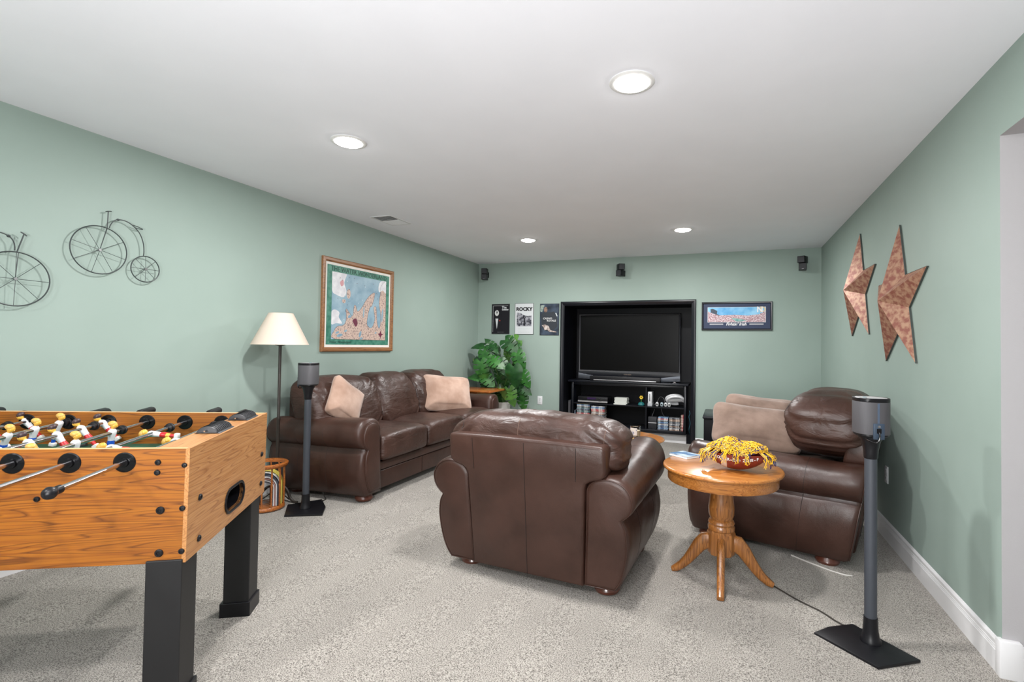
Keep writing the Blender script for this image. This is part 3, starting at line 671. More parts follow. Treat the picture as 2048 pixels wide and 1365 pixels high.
cord('thin black cord from the sofa side down to the left speaker stand', [(-2.905, 3.02, 0.20), (-2.90, 2.998, 0.12), g(-2.875, 3.00), g(-2.86, 2.985), g(-2.852, 2.955, 0.006), g(-2.848, 2.93, 0.014)], 0.0032, plain('cord_dark', (0.03, 0.025, 0.02), 0.5))
cord('pale cord lying under the side-on armchair by the round table', [g(0.38, 3.36), g(0.43, 3.315), g(0.50, 3.262), g(0.57, 3.215), g(0.63, 3.19), g(0.665, 3.195)], 0.0045, plain('cord_pale', (0.55, 0.53, 0.50), 0.5))

# ------------------------------------------------------------------ round oak pedestal table with bowl, books
TX, TY = -0.018, 2.865; T0 = fz(TX); TT = 0.61
t = thing('pedestal_table', 'round oak pedestal side table with four curved feet, at right', 'side table', (TX, TY, T0))
obj('tabletop', lathe([(0.27, TT - 0.024), (0.298, TT - 0.024), (0.307, TT - 0.019), (0.310, TT - 0.012), (0.307, TT - 0.004), (0.300, TT), (0.0, TT)], 72), OAKT, t, ang=50)
obj('apron', lathe([(0.26, TT - 0.082), (0.281, TT - 0.082), (0.284, TT - 0.078), (0.284, TT - 0.0245), (0.26, TT - 0.0245)], 72), OAKT, t, ang=40)
obj('column', lathe([(0.062, TT - 0.06), (0.060, 0.50), (0.058, 0.47), (0.062, 0.43), (0.068, 0.385), (0.066, 0.35), (0.057, 0.325), (0.064, 0.318), (0.069, 0.305), (0.064, 0.295), (0.070, 0.285), (0.069, 0.270), (0.062, 0.262)], 40), OAKTZ, t)
obj('column_block', lathe([(0.064, 0.135), (0.070, 0.140), (0.073, 0.155), (0.073, 0.250), (0.066, 0.265)], 8), OAKTZ, t, ang=25)
for i, a in enumerate((PI, 0.0, -PI / 2, PI / 2)):
    L_ = 0.245
    path = [(0.050, 0.195, 0.100), (0.085, 0.195, 0.090), (0.115, 0.165, 0.074), (0.145, 0.120, 0.062), (0.175, 0.078, 0.052), (0.205, 0.045, 0.044), (0.235, 0.022, 0.038), (L_ + 0.012, 0.012, 0.026)]
    b = bm_(); rings = []
    for j, (r_, z_, h_) in enumerate(path):
        w_ = 0.022 - 0.004 * j / 7; tn = (path[min(j + 1, 7)][0] - path[max(j - 1, 0)][0], path[min(j + 1, 7)][1] - path[max(j - 1, 0)][1]); l_ = math.hypot(*tn); nx_, nz_ = -tn[1] / l_, tn[0] / l_
        if j == 0: nx_, nz_ = 0, 1
        sec = []
        for q in range(10):
            aa = 2 * PI * q / 10; sx_ = math.copysign(abs(math.cos(aa)) ** 0.6, math.cos(aa)) * w_; sz_ = math.copysign(abs(math.sin(aa)) ** 0.6, math.sin(aa)) * h_ / 2
            sec.append(((r_ + nx_ * sz_), sx_, max(0.0, z_ + nz_ * sz_)))
        rings.append(sec)
    add_loft(b, rings); bmesh.ops.rotate(b, verts=b.verts[:], cent=(0, 0, 0), matrix=Matrix.Rotation(a, 3, 'Z')); obj('foot', b, OAKTZ, t, ang=60)
# football bowl
BX, BY, BZ = 0.055, 2.790, T0 + TT + 0.0005
t = thing('football_bowl', 'brown half-football bowl with white lettering on the round oak table', 'bowl', (BX, BY, BZ), math.radians(-3))
FBM = noisy('football_brown', (0.16, 0.020, 0.012), (0.22, 0.030, 0.016), 30, 0.28, bump=0.25, dist=0.001, bscale=300)
def fb_r(x): return 0.090 * max(0.0, 1 - (x / 0.158) ** 2) ** 0.72
b = bm_(); rings = []; inner = []
for i in range(25):
    x = -0.155 + 0.31 * i / 24; r = max(fb_r(x), 0.003)
    rings.append([(x, -r * 1.02 * math.cos(PI * j / 18), 0.094 - min(r * math.sin(PI * j / 18), 0.0935)) for j in range(19)] + [(x, (r - 0.004) * math.cos(PI * j / 18), 0.094 - max(0, r - 0.005) * math.sin(PI * j / 18)) for j in range(19)])
add_loft(b, rings); obj('shell', b, FBM, t, ang=60)
def on_ball(x, ph, d=0.0012):        # ph: angle below the rim on the side facing -y
    r = fb_r(x) + d; return Vector((x, -r * 1.02 * math.cos(ph), 0.094 - r * math.sin(ph)))
b = bm_(); rows = [[on_ball(x, PI * 0.02 + PI * 0.96 * j / 24, 0.0008) for j in range(25)] for x in (-0.072, -0.062, -0.052, -0.044)]
add_loft(b, rows, False, False); obj('stripe', b, plain('ball_stripe', (0.62, 0.50, 0.42), 0.5), t)
WH = plain('lettering_white', (0.8, 0.8, 0.8), 0.5)
for ch, x in [(c, -0.136 + i * 0.0125) for i, c in enumerate('E-RECOVER-END ZONE-F')]:
    if ch == ' ': continue
    if not -0.142 < x < 0.142: continue
    p0 = on_ball(x, 0.30, 0.0015); px_ = (on_ball(x + 0.004, 0.30) - on_ball(x - 0.004, 0.30)).normalized(); pz_ = (on_ball(x, 0.22) - on_ball(x, 0.38)).normalized(); nn = px_.cross(pz_).normalized()
    M = Matrix((px_, pz_, nn)).transposed().to_4x4(); M.translation = p0 - nn * 0.0003
    text_obj('letter', ch, 0.0205, WH, M, t, 0.0008, bold=0.0006)
# pom-pom strands
def strands(n, seed, n_hang):
    rd = random.Random(seed); b = bm_()
    hump = lambda x, y: (0.052 * math.exp(-((x + 0.035) / 0.07) ** 2) + 0.030 * math.exp(-((x - 0.085) / 0.05) ** 2) + 0.012) * max(0, 1 - (y / 0.095) ** 2)
    for i in range(n):                                  # curls lying on the heap
        a = rd.uniform(0, 2 * PI); s0 = rd.uniform(0, 1) ** 0.6; x, y = math.cos(a) * s0 * 0.135, math.sin(a) * s0 * 0.080; dr = rd.uniform(0, 2 * PI); P = []
        lift = rd.uniform(-0.004, 0.016)
        for j in range(7):
            dr += rd.uniform(-1.1, 1.1); x += math.cos(dr) * 0.009; y += math.sin(dr) * 0.009
            k = (x / 0.15) ** 2 + (y / 0.092) ** 2
            if k > 1: x /= math.sqrt(k); y /= math.sqrt(k)
            P.append(Vector((x, y, 0.092 + hump(x, y) + lift + rd.uniform(-0.004, 0.004))))
        add_tube(b, P, rd.uniform(0.0012, 0.0022), 4)
    for i in range(n_hang):                             # clumps that spill over the rim
        cl = rd.choice([(-0.150, -0.02), (-0.142, -0.045), (-0.10, -0.075), (-0.055, -0.088), (0.0, -0.091), (0.05, -0.088), (0.125, -0.055), (0.150, -0.03), (0.155, 0.0), (0.145, 0.04), (0.0, 0.09), (-0.12, 0.06), (0.08, 0.085)])
        x, y = cl[0] + rd.uniform(-0.014, 0.014), cl[1] + rd.uniform(-0.006, 0.006); o_ = Vector((x / 0.15, y / 0.09)).normalized(); L_ = rd.uniform(0.015, 0.05) * (1.5 if abs(cl[0]) > 0.12 else 1.0)
        P = [Vector((x * 0.80, y * 0.75, 0.105 + hump(x * .8, y * .75) * 0.6)), Vector((x * 0.95, y * 0.95, 0.104))]
        for j in range(5):
            q = (j + 1) / 5; P.append(Vector((x * 1.03 + o_.x * (0.010 + 0.006 * q) + rd.uniform(-0.005, 0.005), y * 1.06 + o_.y * (0.008 + 0.004 * q) + rd.uniform(-0.003, 0.002), max(0.003, 0.100 - L_ * q))))
        add_tube(b, P, rd.uniform(0.0012, 0.002), 4)
    return b
t = thing('pom_pom', 'yellow and navy shredded pom-pom heaped in the football bowl', 'pom-pom', (BX, BY, BZ), math.radians(-3))
YEL = plain('strand_yellow', (0.80, 0.46, 0.02), 0.4); NAV = plain('strand_navy', (0.035, 0.025, 0.10), 0.4)
o = obj('yellow_strands', strands(900, 3, 130), YEL, t); o['kind'] = 'stuff'
o = obj('navy_strands', strands(340, 9, 70), NAV, t); o['kind'] = 'stuff'
# books
def book(label, cx, cy, w, d, h, z, rot, cmat, group=None):
    t = thing('book', label, 'book', (cx, cy, z), rot, group)
    obj('cover', box((-w / 2, -d / 2, h - 0.0016), (w / 2, d / 2, h)), cmat, t, False); obj('back_cover', box((-w / 2, -d / 2, 0), (w / 2, d / 2, 0.0016)), PAPER, t, False)
    obj('pages', box((-w / 2 + 0.002, -d / 2 + 0.002, 0.0016), (w / 2 - 0.002, d / 2 - 0.002, h - 0.0016)), PAPER, t, False); return t
BLC = noisy('blue_cover', (0.10, 0.20, 0.36), (0.55, 0.66, 0.75), 14, 0.25, lo=0.45, hi=0.62)
book('blue and white booklet lying on the left of the round oak table', -0.222, 3.025, 0.135, 0.12, 0.012, T0 + TT + 0.0005, math.radians(-38), BLC)

# ------------------------------------------------------------------ oval coffee table
CX, CY = -1.13, 4.50; C0 = fz(CX); CT = 0.415
t = thing('coffee_table', 'oval honey oak coffee table beyond the middle armchair', 'coffee table', (CX, CY, C0))
def oval(a, b_, z, n=72): return [(a * math.cos(2 * PI * i / n), b_ * math.sin(2 * PI * i / n), z) for i in range(n)]
b = bm_(); add_loft(b, [oval(.59, .36, CT - 0.028), oval(.615, .385, CT - 0.026), oval(.625, .395, CT - 0.014), oval(.617, .387, CT - 0.003), oval(.605, .375, CT)]); obj('tabletop', b, OAKT, t, ang=50)
b = bm_(); add_loft(b, [oval(.50, .27, CT - 0.09), oval(.50, .27, CT - 0.0285)]); obj('apron', b, OAKT, t)
for sx in (-1, 1):
    for sy in (-1, 1): obj('leg', lathe([(0.018, 0), (0.026, 0.02), (0.022, 0.05), (0.034, 0.12), (0.036, 0.2), (0.024, 0.26), (0.034, 0.28), (0.034, CT - 0.03)], 20, (sx * 0.33, sy * 0.17, 0)), OAKTZ, t)
ztop = C0 + CT + 0.0005
t = thing('candle_jar', 'glass jar candle with a pale label on the oval coffee table', 'candle', (-0.765, 4.50, ztop), 0)
obj('jar', lathe([(0.0, 0.0), (0.036, 0.0), (0.042, 0.006), (0.044, 0.012), (0.046, 0.10), (0.044, 0.101), (0.042, 0.012), (0.0, 0.010)], 32), GLASS, t)
obj('wax', lathe([(0.0, 0.012), (0.0415, 0.0125), (0.0425, 0.062), (0.0, 0.061)], 32), plain('candle_wax', (0.62, 0.56, 0.40), 0.4), t)
b = bm_(); A_ = [-PI * 0.95 + PI * 0.6 * i / 12 for i in range(13)]; add_loft(b, [[(0.0468 * math.cos(a), 0.0468 * math.sin(a), z) for a in A_] for z in (0.02, 0.085)], False, False)
obj('label', b, noisy('candle_label', (0.05, 0.08, 0.30), (0.72, 0.72, 0.76), 26, 0.4, lo=0.38, hi=0.5), t)
YP = plain('yellow_folder', (0.80, 0.52, 0.16), 0.5)
tag(obj('folder', box((-0.15, -0.11, 0), (0.15, 0.11, 0.006), 0.001), YP, None, False, loc=(-0.86, 4.33, ztop), rot=(0, 0, math.radians(-28))), 'yellow paper folder on the oval coffee table beside the candle', 'folder')
tag(obj('remote_control', box((-0.09, -0.022, 0), (0.09, 0.022, 0.016), 0.005), BLKPL, None, loc=(-0.93, 4.42, ztop + 0.0065), rot=(0, 0, math.radians(-35))), 'slim black remote control resting on the yellow folder', 'remote control')

# ------------------------------------------------------------------ left side: floor lamp, magazine rack
LX, LY = -3.172, 2.819; L0 = fz(LX)
t = thing('floor_lamp', 'floor lamp with cream cone shade and thin dark pole beside the sofa', 'floor lamp', (LX, LY, L0))
IRON = plain('wrought_iron', (0.028, 0.022, 0.018), 0.45)
obj('pole', lathe([(0.012, 0.07), (0.0115, 0.10), (0.011, 0.60), (0.0125, 0.605), (0.0125, 0.625), (0.0105, 0.63), (0.0105, 1.19)], 14), IRON, t)
obj('socket', lathe([(0.010, 1.165), (0.035, 1.170), (0.035, 1.174), (0.014, 1.178), (0.014, 1.25), (0.008, 1.26)], 18), IRON, t)
b = bm_(); H0, H1 = 1.176, 1.412
add_loft(b, [circ((0, 0, z), r, 48) for z, r in ((H0, 0.198), (H1, 0.085), (H1, 0.083), (H0, 0.196))], True, False, 0, loop=True)
sh = obj('lamp_shade', b, SHADE, t, ang=40)
obj('rim', tube(circ((0, 0, H0), 0.198, 48), 0.0018, 6, True), SHADE, sh); obj('rim', tube(circ((0, 0, H1), 0.085, 36), 0.0018, 6, True), SHADE, sh)
b = bm_()
for i in range(3):
    a = 2 * PI * i / 3; add_tube(b, [(0, 0, H1 - 0.02), (0.083 * math.cos(a), 0.083 * math.sin(a), H1 - 0.004)], 0.0012, 5)
obj('spider', b, IRON, t)
for i in range(3):
    a = math.radians(5 + 120 * i)
    pts = spline([(0.0, 0, 0.085), (0.05, 0, 0.115), (0.095, 0, 0.085), (0.125, 0, 0.03), (0.16, 0, 0.006), (0.19, 0, 0.006)], 5)
    rads = [0.007 + 0.004 * math.sin(PI * k / (len(pts) - 1)) for k in range(len(pts))]
    b = bm_(); add_tube(b, pts, rads, 8); bmesh.ops.rotate(b, verts=b.verts[:], cent=(0, 0, 0), matrix=Matrix.Rotation(a, 3, 'Z')); lg = obj('leg', b, IRON, t)
    b = bm_(); add_tube(b, spline([(0.0, 0, 0.05), (0.04, 0, 0.06), (0.08, 0, 0.04), (0.115, 0, 0.018)], 5), 0.004, 6); bmesh.ops.rotate(b, verts=b.verts[:], cent=(0, 0, 0), matrix=Matrix.Rotation(a, 3, 'Z')); obj('scroll', b, IRON, lg)
MX, MY = -3.095, 2.662; M0 = fz(MX)
t = thing('magazine_rack', 'round oak magazine rack with spindles, half behind the foosball table', 'magazine rack', (MX, MY, M0))
obj('base_disc', lathe([(0, 0.0), (0.112, 0.0), (0.122, 0.006), (0.125, 0.016), (0.118, 0.028), (0, 0.030)], 48), OAKCH, t, ang=50)
b = bm_(); add_loft(b, [circ((0, 0, z), r, 48) for z, r in ((0.305, 0.115), (0.302, 0.132), (0.312, 0.141), (0.325, 0.141), (0.332, 0.132), (0.330, 0.115))], True, False, 0, loop=True); obj('top_ring', b, OAKCH, t, ang=50)
for i in range(12):
    a = 2 * PI * i / 12 + 0.1; obj('spindle', lathe([(0.005, 0.028), (0.006, 0.15), (0.0075, 0.18), (0.006, 0.21), (0.005, 0.304)], 8, (0.116 * math.cos(a), 0.116 * math.sin(a), 0)), OAKCH, t)
mc = [(0.72, 0.60, 0.12), (0.75, 0.75, 0.73), (0.06, 0.07, 0.10), (0.68, 0.68, 0.70), (0.45, 0.25, 0.22), (0.74, 0.74, 0.74), (0.20, 0.21, 0.24)]
ml = ['outermost yellow magazine', 'white magazine under the yellow one', 'dark magazine', 'pale grey magazine', 'rust-coloured magazine', 'white magazine nearer the middle', 'innermost dark grey magazine']
for i, c in enumerate(mc):
    r1 = 0.104 - i * 0.0085; r0 = r1 - 0.006; zc = 0.175 - i * 0.004; hw = 0.070; A_ = [PI * k / 14 for k in range(15)]; b = bm_()
    outer = [(r1, 0.031)] + [(r1 * math.cos(a), zc + r1 * math.sin(a)) for a in A_] + [(-r1, 0.031)]; inner = [(-r0, 0.031)] + [(r0 * math.cos(a), zc + r0 * math.sin(a)) for a in A_[::-1]] + [(r0, 0.031)]
    hwi = min(hw, math.sqrt(max(0.106 ** 2 - r1 ** 2, 0.0009)) )
    add_prism(b, outer + inner, 1, -hwi, hwi)
    tag(obj('magazine', b, plain('mag_%d' % i, c, 0.3), None, ang=40, loc=(MX, MY, M0), rot=(0, 0, math.radians(40))), ml[i] + ' arched over inside the round oak rack', 'magazine', 'arched magazines in the rack')

# ------------------------------------------------------------------ wall decor
# framed map, local: x right, z up, front -y
t = thing('framed_map', 'framed map of lakes and peninsulas, green border, on the left wall', 'framed map', (XL, 3.914, 1.613), PI / 2)
W2, H2 = 0.4965, 0.4285
obj('frame', frame_bm(-W2, -H2, W2, H2, 0.040, 0, -0.028), wood('frame_oak', (0.36, 0.17, 0.07), (0.24, 0.10, 0.04), (0.12, 0.05, 0.02), 0, 60, 0.3, 0.4), t, ang=30)
def flat(name, pts, y, mat, parent, th_=0.0006): return obj(name, prism(pts, 1, y, y - th_), mat, parent, False)
flat('mat_board', rr(-W2 + .036, -H2 + .036, W2 - .036, H2 - .036, .001, 1), -0.008, plain('mat_cream', (0.78, 0.75, 0.70), 0.8), t)
flat('green_border', rr(-.435, -.365, .435, .365, .001, 1), -0.0088, noisy('map_green', (0.02, 0.15, 0.10), (0.08, 0.26, 0.19), 22, 0.5), t)
mu0, mu1, mv0, mv1 = -.375, .385, -.315, .305
mp_ = flat('map_print', [(mu0, mv0), (mu1, mv0), (mu1, mv1), (mu0, mv1)], -0.0096, noisy('map_water', (0.20, 0.33, 0.43), (0.33, 0.47, 0.55), 9, 0.5), t)
LAND = noisy('map_land', (0.25, 0.18, 0.17), (0.60, 0.45, 0.38), 75, 0.5, lo=0.36, hi=0.50, detail=6)
land = [(.07, 0), (.05, .12), (.10, .19), (.21, .22), (.25, .33), (.24, .47), (.30, .41), (.36, .37), (.38, .52), (.41, .53), (.45, .44), (.54, .54), (.60, .64), (.69, .74), (.77, .77), (.72, .57), (.68, .53), (.64, .40), (.63, .24), (.72, .20), (.78, .35), (.75, .52), (.80, .54), (.83, .27), (.88, .20), (.90, .40), (.86, .6), (.88, .78), (.89, .90), (1, .93), (1, 0)]
INKB = plain('coast_ink', (0.10, 0.06, 0.06), 0.6)
def coast(pts, k=3):
    P = spline([Vector((a, b_, 0)) for a, b_ in pts], k, True); P = [Vector((min(max(p.x, 0), 1), min(max(p.y, 0), 1), 0)) for p in P]
    obj('coast_line', tube([(uv(p)[0], -0.0106, uv(p)[1]) for p in P], 0.0013, 4, True), INKB, mp_)
def uv(p): return (mu0 + (mu1 - mu0) * p[0], mv0 + (mv1 - mv0) * p[1])
def landmass(pts, nm, mat, y=-0.0103, k=3):
    P = spline([Vector((a, b_, 0)) for a, b_ in pts], k, True) if k > 1 else [Vector((a, b_, 0)) for a, b_ in pts]
    P = [Vector((min(max(p.x, 0), 1), min(max(p.y, 0), 1), 0)) for p in P]
    from mathutils.geometry import tessellate_polygon
    Q = [P[0]]
    for p in P[1:]:
        if (p - Q[-1]).length > 0.004: Q.append(p)
    b = bm_(); vs = [b.verts.new((uv(p)[0], y, uv(p)[1])) for p in Q]
    for tr in tessellate_polygon([Q]):
        try: b.faces.new([vs[i] for i in tr])
        except ValueError: pass
    return obj(nm, b, mat, mp_, False)
landmass(land, 'land_print', LAND); coast(land)
for cx_, cy_, rx_, ry_ in ((.14, .06, .05, .025), (.10, .10, .03, .02), (.31, .36, .035, .03), (.50, .09, .025, .05), (.56, .44, .014, .09), (.93, .42, .02, .12), (.24, .13, .025, .02), (.52, .02, .03, .02), (.80, .12, .02, .015)):
    landmass([(cx_ + rx_ * math.cos(2 * PI * i / 8), cy_ + ry_ * math.sin(2 * PI * i / 8 + .5)) for i in range(8)], 'lake_print', noisy('map_water', (0, 0, 0), (0, 0, 0), 1), -0.0107)
rm_ = random.Random(4)
for i in range(46):
    u_, v_ = rm_.uniform(.05, .97), rm_.uniform(.03, .95); landmass([(u_, v_), (u_ + .012, v_ + .004), (u_ + .010, v_ + .012), (u_ + .001, v_ + .008)], 'town_mark', rm_.choice([INKB, INKB, plain('mark_white', (0.7, 0.7, 0.72), 0.5)]), -0.0109, 1)
landmass([(.28 + .035 * math.cos(a), .70 + .075 * math.sin(a)) for a in [2 * PI * i / 8 for i in range(8)]], 'island_print', LAND)
landmass([(.20 + .03 * math.cos(a), .58 + .03 * math.sin(a)) for a in [2 * PI * i / 8 for i in range(8)]], 'island_print', LAND)
MW = noisy('map_white', (0.62, 0.62, 0.66), (0.78, 0.78, 0.80), 20, 0.5)
landmass([(0, 1), (0, .72), (.08, .66), (.2, .64), (.24, .74), (.20, .86), (.24, .98), (.2, 1)], 'blossom_print', MW)
landmass([(0, .22), (0, .4), (.06, .44), (.13, .40), (.12, .33), (.18, .24), (.08, .24)], 'wave_print', MW)
landmass([(.88, .98), (.84, .88), (.86, .8), (.93, .84), (1, .8), (1, 1)], 'blossom_print', MW, -0.0108)
landmass([(.18, .90), (.13, .86), (.15, .80), (.19, .83)], 'blossom_heart', plain('blossom_pink', (0.6, 0.3, 0.32), 0.5), -0.0108)
landmass([(.36, .30), (.42, .33), (.45, .26), (.42, .20), (.38, .25)], 'cherry_print', plain('map_maroon', (0.14, 0.02, 0.05), 0.5), -0.0108)
landmass([(.88, .11), (.90, .17), (.92, .11), (.96, .10), (.92, .08), (.90, .03), (.88, .08), (.85, .10)], 'compass_print', plain('map_maroon', (0.14, 0.02, 0.05), 0.5), -0.0108, 1)
INKG = plain('map_ink', (0.01, 0.05, 0.035), 0.6)
RX = Matrix.Rotation(PI / 2, 4, 'X')
def txt(name, s, size, mat, x, z, y, parent, **k): return text_obj(name, s, size, mat, Matrix.Translation((x, y, z)) @ RX, parent, **k)
txt('title', 'THE WATER WONDERLAND', 0.060, INKG, 0.0, 0.333, -0.0098, t)
txt('signature', 'Water Wonderland', 0.034, INKG, -0.26, -0.342, -0.0098, t, shear=0.3)

# posters on the back wall
def poster(label, x0, z0, x1, z1, mat, edge):
    cx, cz = (x0 + x1) / 2, (z0 + z1) / 2; t = thing('film_poster', label, 'poster', (cx, YB, cz), 0, 'small film posters'); w, h = (x1 - x0) / 2, (z1 - z0) / 2
    obj('board', box((-w, -0.010, -h), (w, 0, h), 0.001), edge, t, False); obj('print', box((-w + 0.004, -0.0108, -h + 0.004), (w - 0.004, -0.0101, h - 0.004)), mat, t, False); return t, w, h
PB = plain('poster_black', (0.012, 0.011, 0.015), 0.5, spec=0.2); PW = plain('poster_white', (0.62, 0.64, 0.66), 0.4); PN = noisy('poster_navy', (0.012, 0.016, 0.028), (0.06, 0.085, 0.13), 9, 0.3)
EB = plain('poster_edge', (0.02, 0.02, 0.025), 0.4)
t, w, h = poster('black poster with a pale portrait at left, leftmost of the three', -3.158, 1.426, -2.880, 1.853, PB, EB)
def ell(cx, cz, a, b_, n=20): return [(cx + a * math.cos(2 * PI * i / n), cz + b_ * math.sin(2 * PI * i / n)) for i in range(n)]
flat('face_print', ell(-0.058, 0.085, 0.033, 0.042), -0.0112, noisy('portrait_pale', (0.03, 0.03, 0.035), (0.60, 0.60, 0.60), 22, 0.5, lo=0.40, hi=0.5), t)
flat('shirt_print', [(-0.080, 0.005), (-0.036, 0.005), (-0.055, -0.145)], -0.0112, PW, t)
flat('rose_print', ell(-0.012, -0.022, 0.010, 0.012), -0.0112, plain('rose_red', (0.25, 0.01, 0.01), 0.5), t)
flat('border_print', rr(-w + .022, h - .026, w - .022, h - .0235, .0005, 1), -0.0112, PW, t); flat('border_print', rr(-w + .020, -h + .026, -w + .0225, h - .026, .0005, 1), -0.0112, PW, t)
txt('title', 'The', 0.046, PW, 0.055, 0.165, -0.0112, t, bold=0.001); txt('title', 'Godfather', 0.034, PW, 0.072, 0.133, -0.0112, t, bold=0.001, sx=0.72)
txt('credits', 'AN OFFER TO REMEMBER'[:0] + '- - - - - - - - - - - - -', 0.014, PW, 0.0, -0.188, -0.0112, t)
t, w, h = poster('white poster headed ROCKY, middle of the three on the back wall', -2.795, 1.421, -2.515, 1.857, PW, EB)
txt('title', 'ROCKY', 0.066, PB, 0.0, 0.135, -0.0112, t, bold=0.0035, sx=1.08)
flat('scene_print', rr(-0.112, -0.105, 0.112, 0.035, .001, 1), -0.0112, noisy('poster_city', (0.03, 0.03, 0.045), (0.34, 0.34, 0.38), 30, 0.5, lo=0.42, hi=0.58), t)
flat('skyline_print', [(-0.112, 0.035), (0.112, 0.035), (0.112, 0.045), (0.05, 0.04), (0.0, 0.05), (-0.06, 0.085), (-0.112, 0.09)], -0.0113, noisy('poster_city', (0, 0, 0), (1, 1, 1), 1), t)
flat('figure_print', [(-0.006, -0.09), (0.014, -0.09), (0.012, -0.01), (0.030, 0.035), (0.024, 0.038), (0.006, 0.005), (-0.012, 0.040), (-0.018, 0.037), (-0.006, -0.01)], -0.0116, PB, t)
for i in range(4): txt('credits', '. . . . . . . . . . . . . . . . .', 0.022, DKGREY, 0.0, -0.128 - i * 0.019, -0.0112, t)
t, w, h = poster('dark blue poster of a seated figure, nearest to the black television frame', -2.420, 1.412, -2.140, 1.846, PN, EB)
flat('figure_print', [(-0.11, -0.10), (-0.125, 0.06), (-0.08, 0.11), (-0.03, 0.10), (0.02, 0.10), (0.07, 0.11), (0.115, 0.02), (0.12, -0.1), (0.05, -0.16), (-0.05, -0.16)], -0.0112, plain('figure_dark', (0.025, 0.03, 0.04), 0.4), t)
flat('face_print', ell(-0.055, 0.135, 0.026, 0.038), -0.0114, noisy('face_brown', (0.03, 0.02, 0.02), (0.28, 0.17, 0.12), 25, 0.5), t)
flat('highlight_print', [(-0.132, 0.19), (-0.07, 0.2), (-0.09, 0.15), (-0.10, 0.11), (-0.132, 0.105)], -0.0113, noisy('foliage_pale', (0.10, 0.16, 0.16), (0.60, 0.66, 0.55), 30, 0.5), t)
flat('cuff_print', [(0.085, 0.085), (0.10, 0.09), (0.118, 0.045), (0.108, 0.04)], -0.0114, PW, t)
flat('hand_print', [(-0.11, -0.08), (-0.06, -0.07), (-0.01, -0.09), (0.02, -0.15), (0.10, -0.165), (0.105, -0.18), (0.0, -0.17), (-0.03, -0.14), (-0.07, -0.15), (-0.08, -0.11)], -0.0114, noisy('hand_pale', (0.20, 0.14, 0.12), (0.62, 0.55, 0.52), 30, 0.5), t)
txt('title', 'CASINO', 0.036, WH, -0.025, 0.012, -0.0116, t); txt('title', 'ROYALE', 0.036, WH, 0.030, -0.018, -0.0116, t)

# framed stadium panorama
t = thing('framed_panorama', "black-framed stadium panorama reading Fightin' Irish, right of the television", 'framed picture', (0.1125, YB, 1.6565))
w, h = 0.3965, 0.1725
obj('frame', frame_bm(-w, -h, w, h, 0.022, 0, -0.024), BLKT, t, ang=25)
flat('mat_board', rr(-w + .02, -h + .02, w - .02, h - .02, .001, 1), -0.006, plain('mat_navy', (0.022, 0.035, 0.085), 0.6), t)
flat('print_edge', rr(-0.328, -0.076, 0.328, 0.110, .001, 1), -0.0068, PW, t)
pn = flat('panorama_print', rr(-0.324, -0.072, 0.324, 0.106, .001, 1), -0.0075, noisy('print_sky', (0.04, 0.30, 0.62), (0.25, 0.55, 0.78), 8, 0.4), t)
CRW = noisy('print_crowd', (0.22, 0.05, 0.07), (0.72, 0.60, 0.64), 130, 0.5, detail=2, lo=0.42, hi=0.56)
flat('crowd_print', [(-0.324, -0.072), (0.324, -0.072), (0.324, 0.055), (0.25, 0.02), (0.13, 0.005), (-0.02, 0.015), (-0.18, 0.01), (-0.26, 0.03), (-0.324, 0.06)], -0.0082, CRW, pn)
flat('field_print', [(-0.06, -0.02), (0.02, -0.03), (0.12, -0.05), (0.06, -0.066), (0.0, -0.066)], -0.0088, noisy('print_field', (0.10, 0.28, 0.26), (0.30, 0.48, 0.46), 20, 0.5), pn)
flat('press_box_print', [(-0.295, 0.085), (-0.27, 0.092), (-0.215, 0.065), (-0.22, 0.03), (-0.18, 0.0), (-0.29, 0.045)], -0.0088, plain('box_slate', (0.03, 0.05, 0.08), 0.5), pn)
for s in (-1, 1): flat('bar_print', rr(s * 0.225 - 0.078, -0.105, s * 0.225 + 0.078, -0.090, .001, 1), -0.0068, plain('bar_grey', (0.45, 0.45, 0.47), 0.5), t)
txt('title', "Fightin' Irish", 0.047, WH, 0.0, -0.098, -0.0068, t, shear=0.25, bold=0.0012, ext=0.0004)
GOLD = plain('emblem_gold', (0.62, 0.48, 0.28), 0.4)
txt('emblem', 'N', 0.090, plain('emblem_white', (0.75, 0.75, 0.78), 0.4), 0.262, 0.075, -0.0094, t, bold=0.003); txt('emblem', 'D', 0.090, GOLD, 0.294, 0.075, -0.0090, t, bold=0.003)

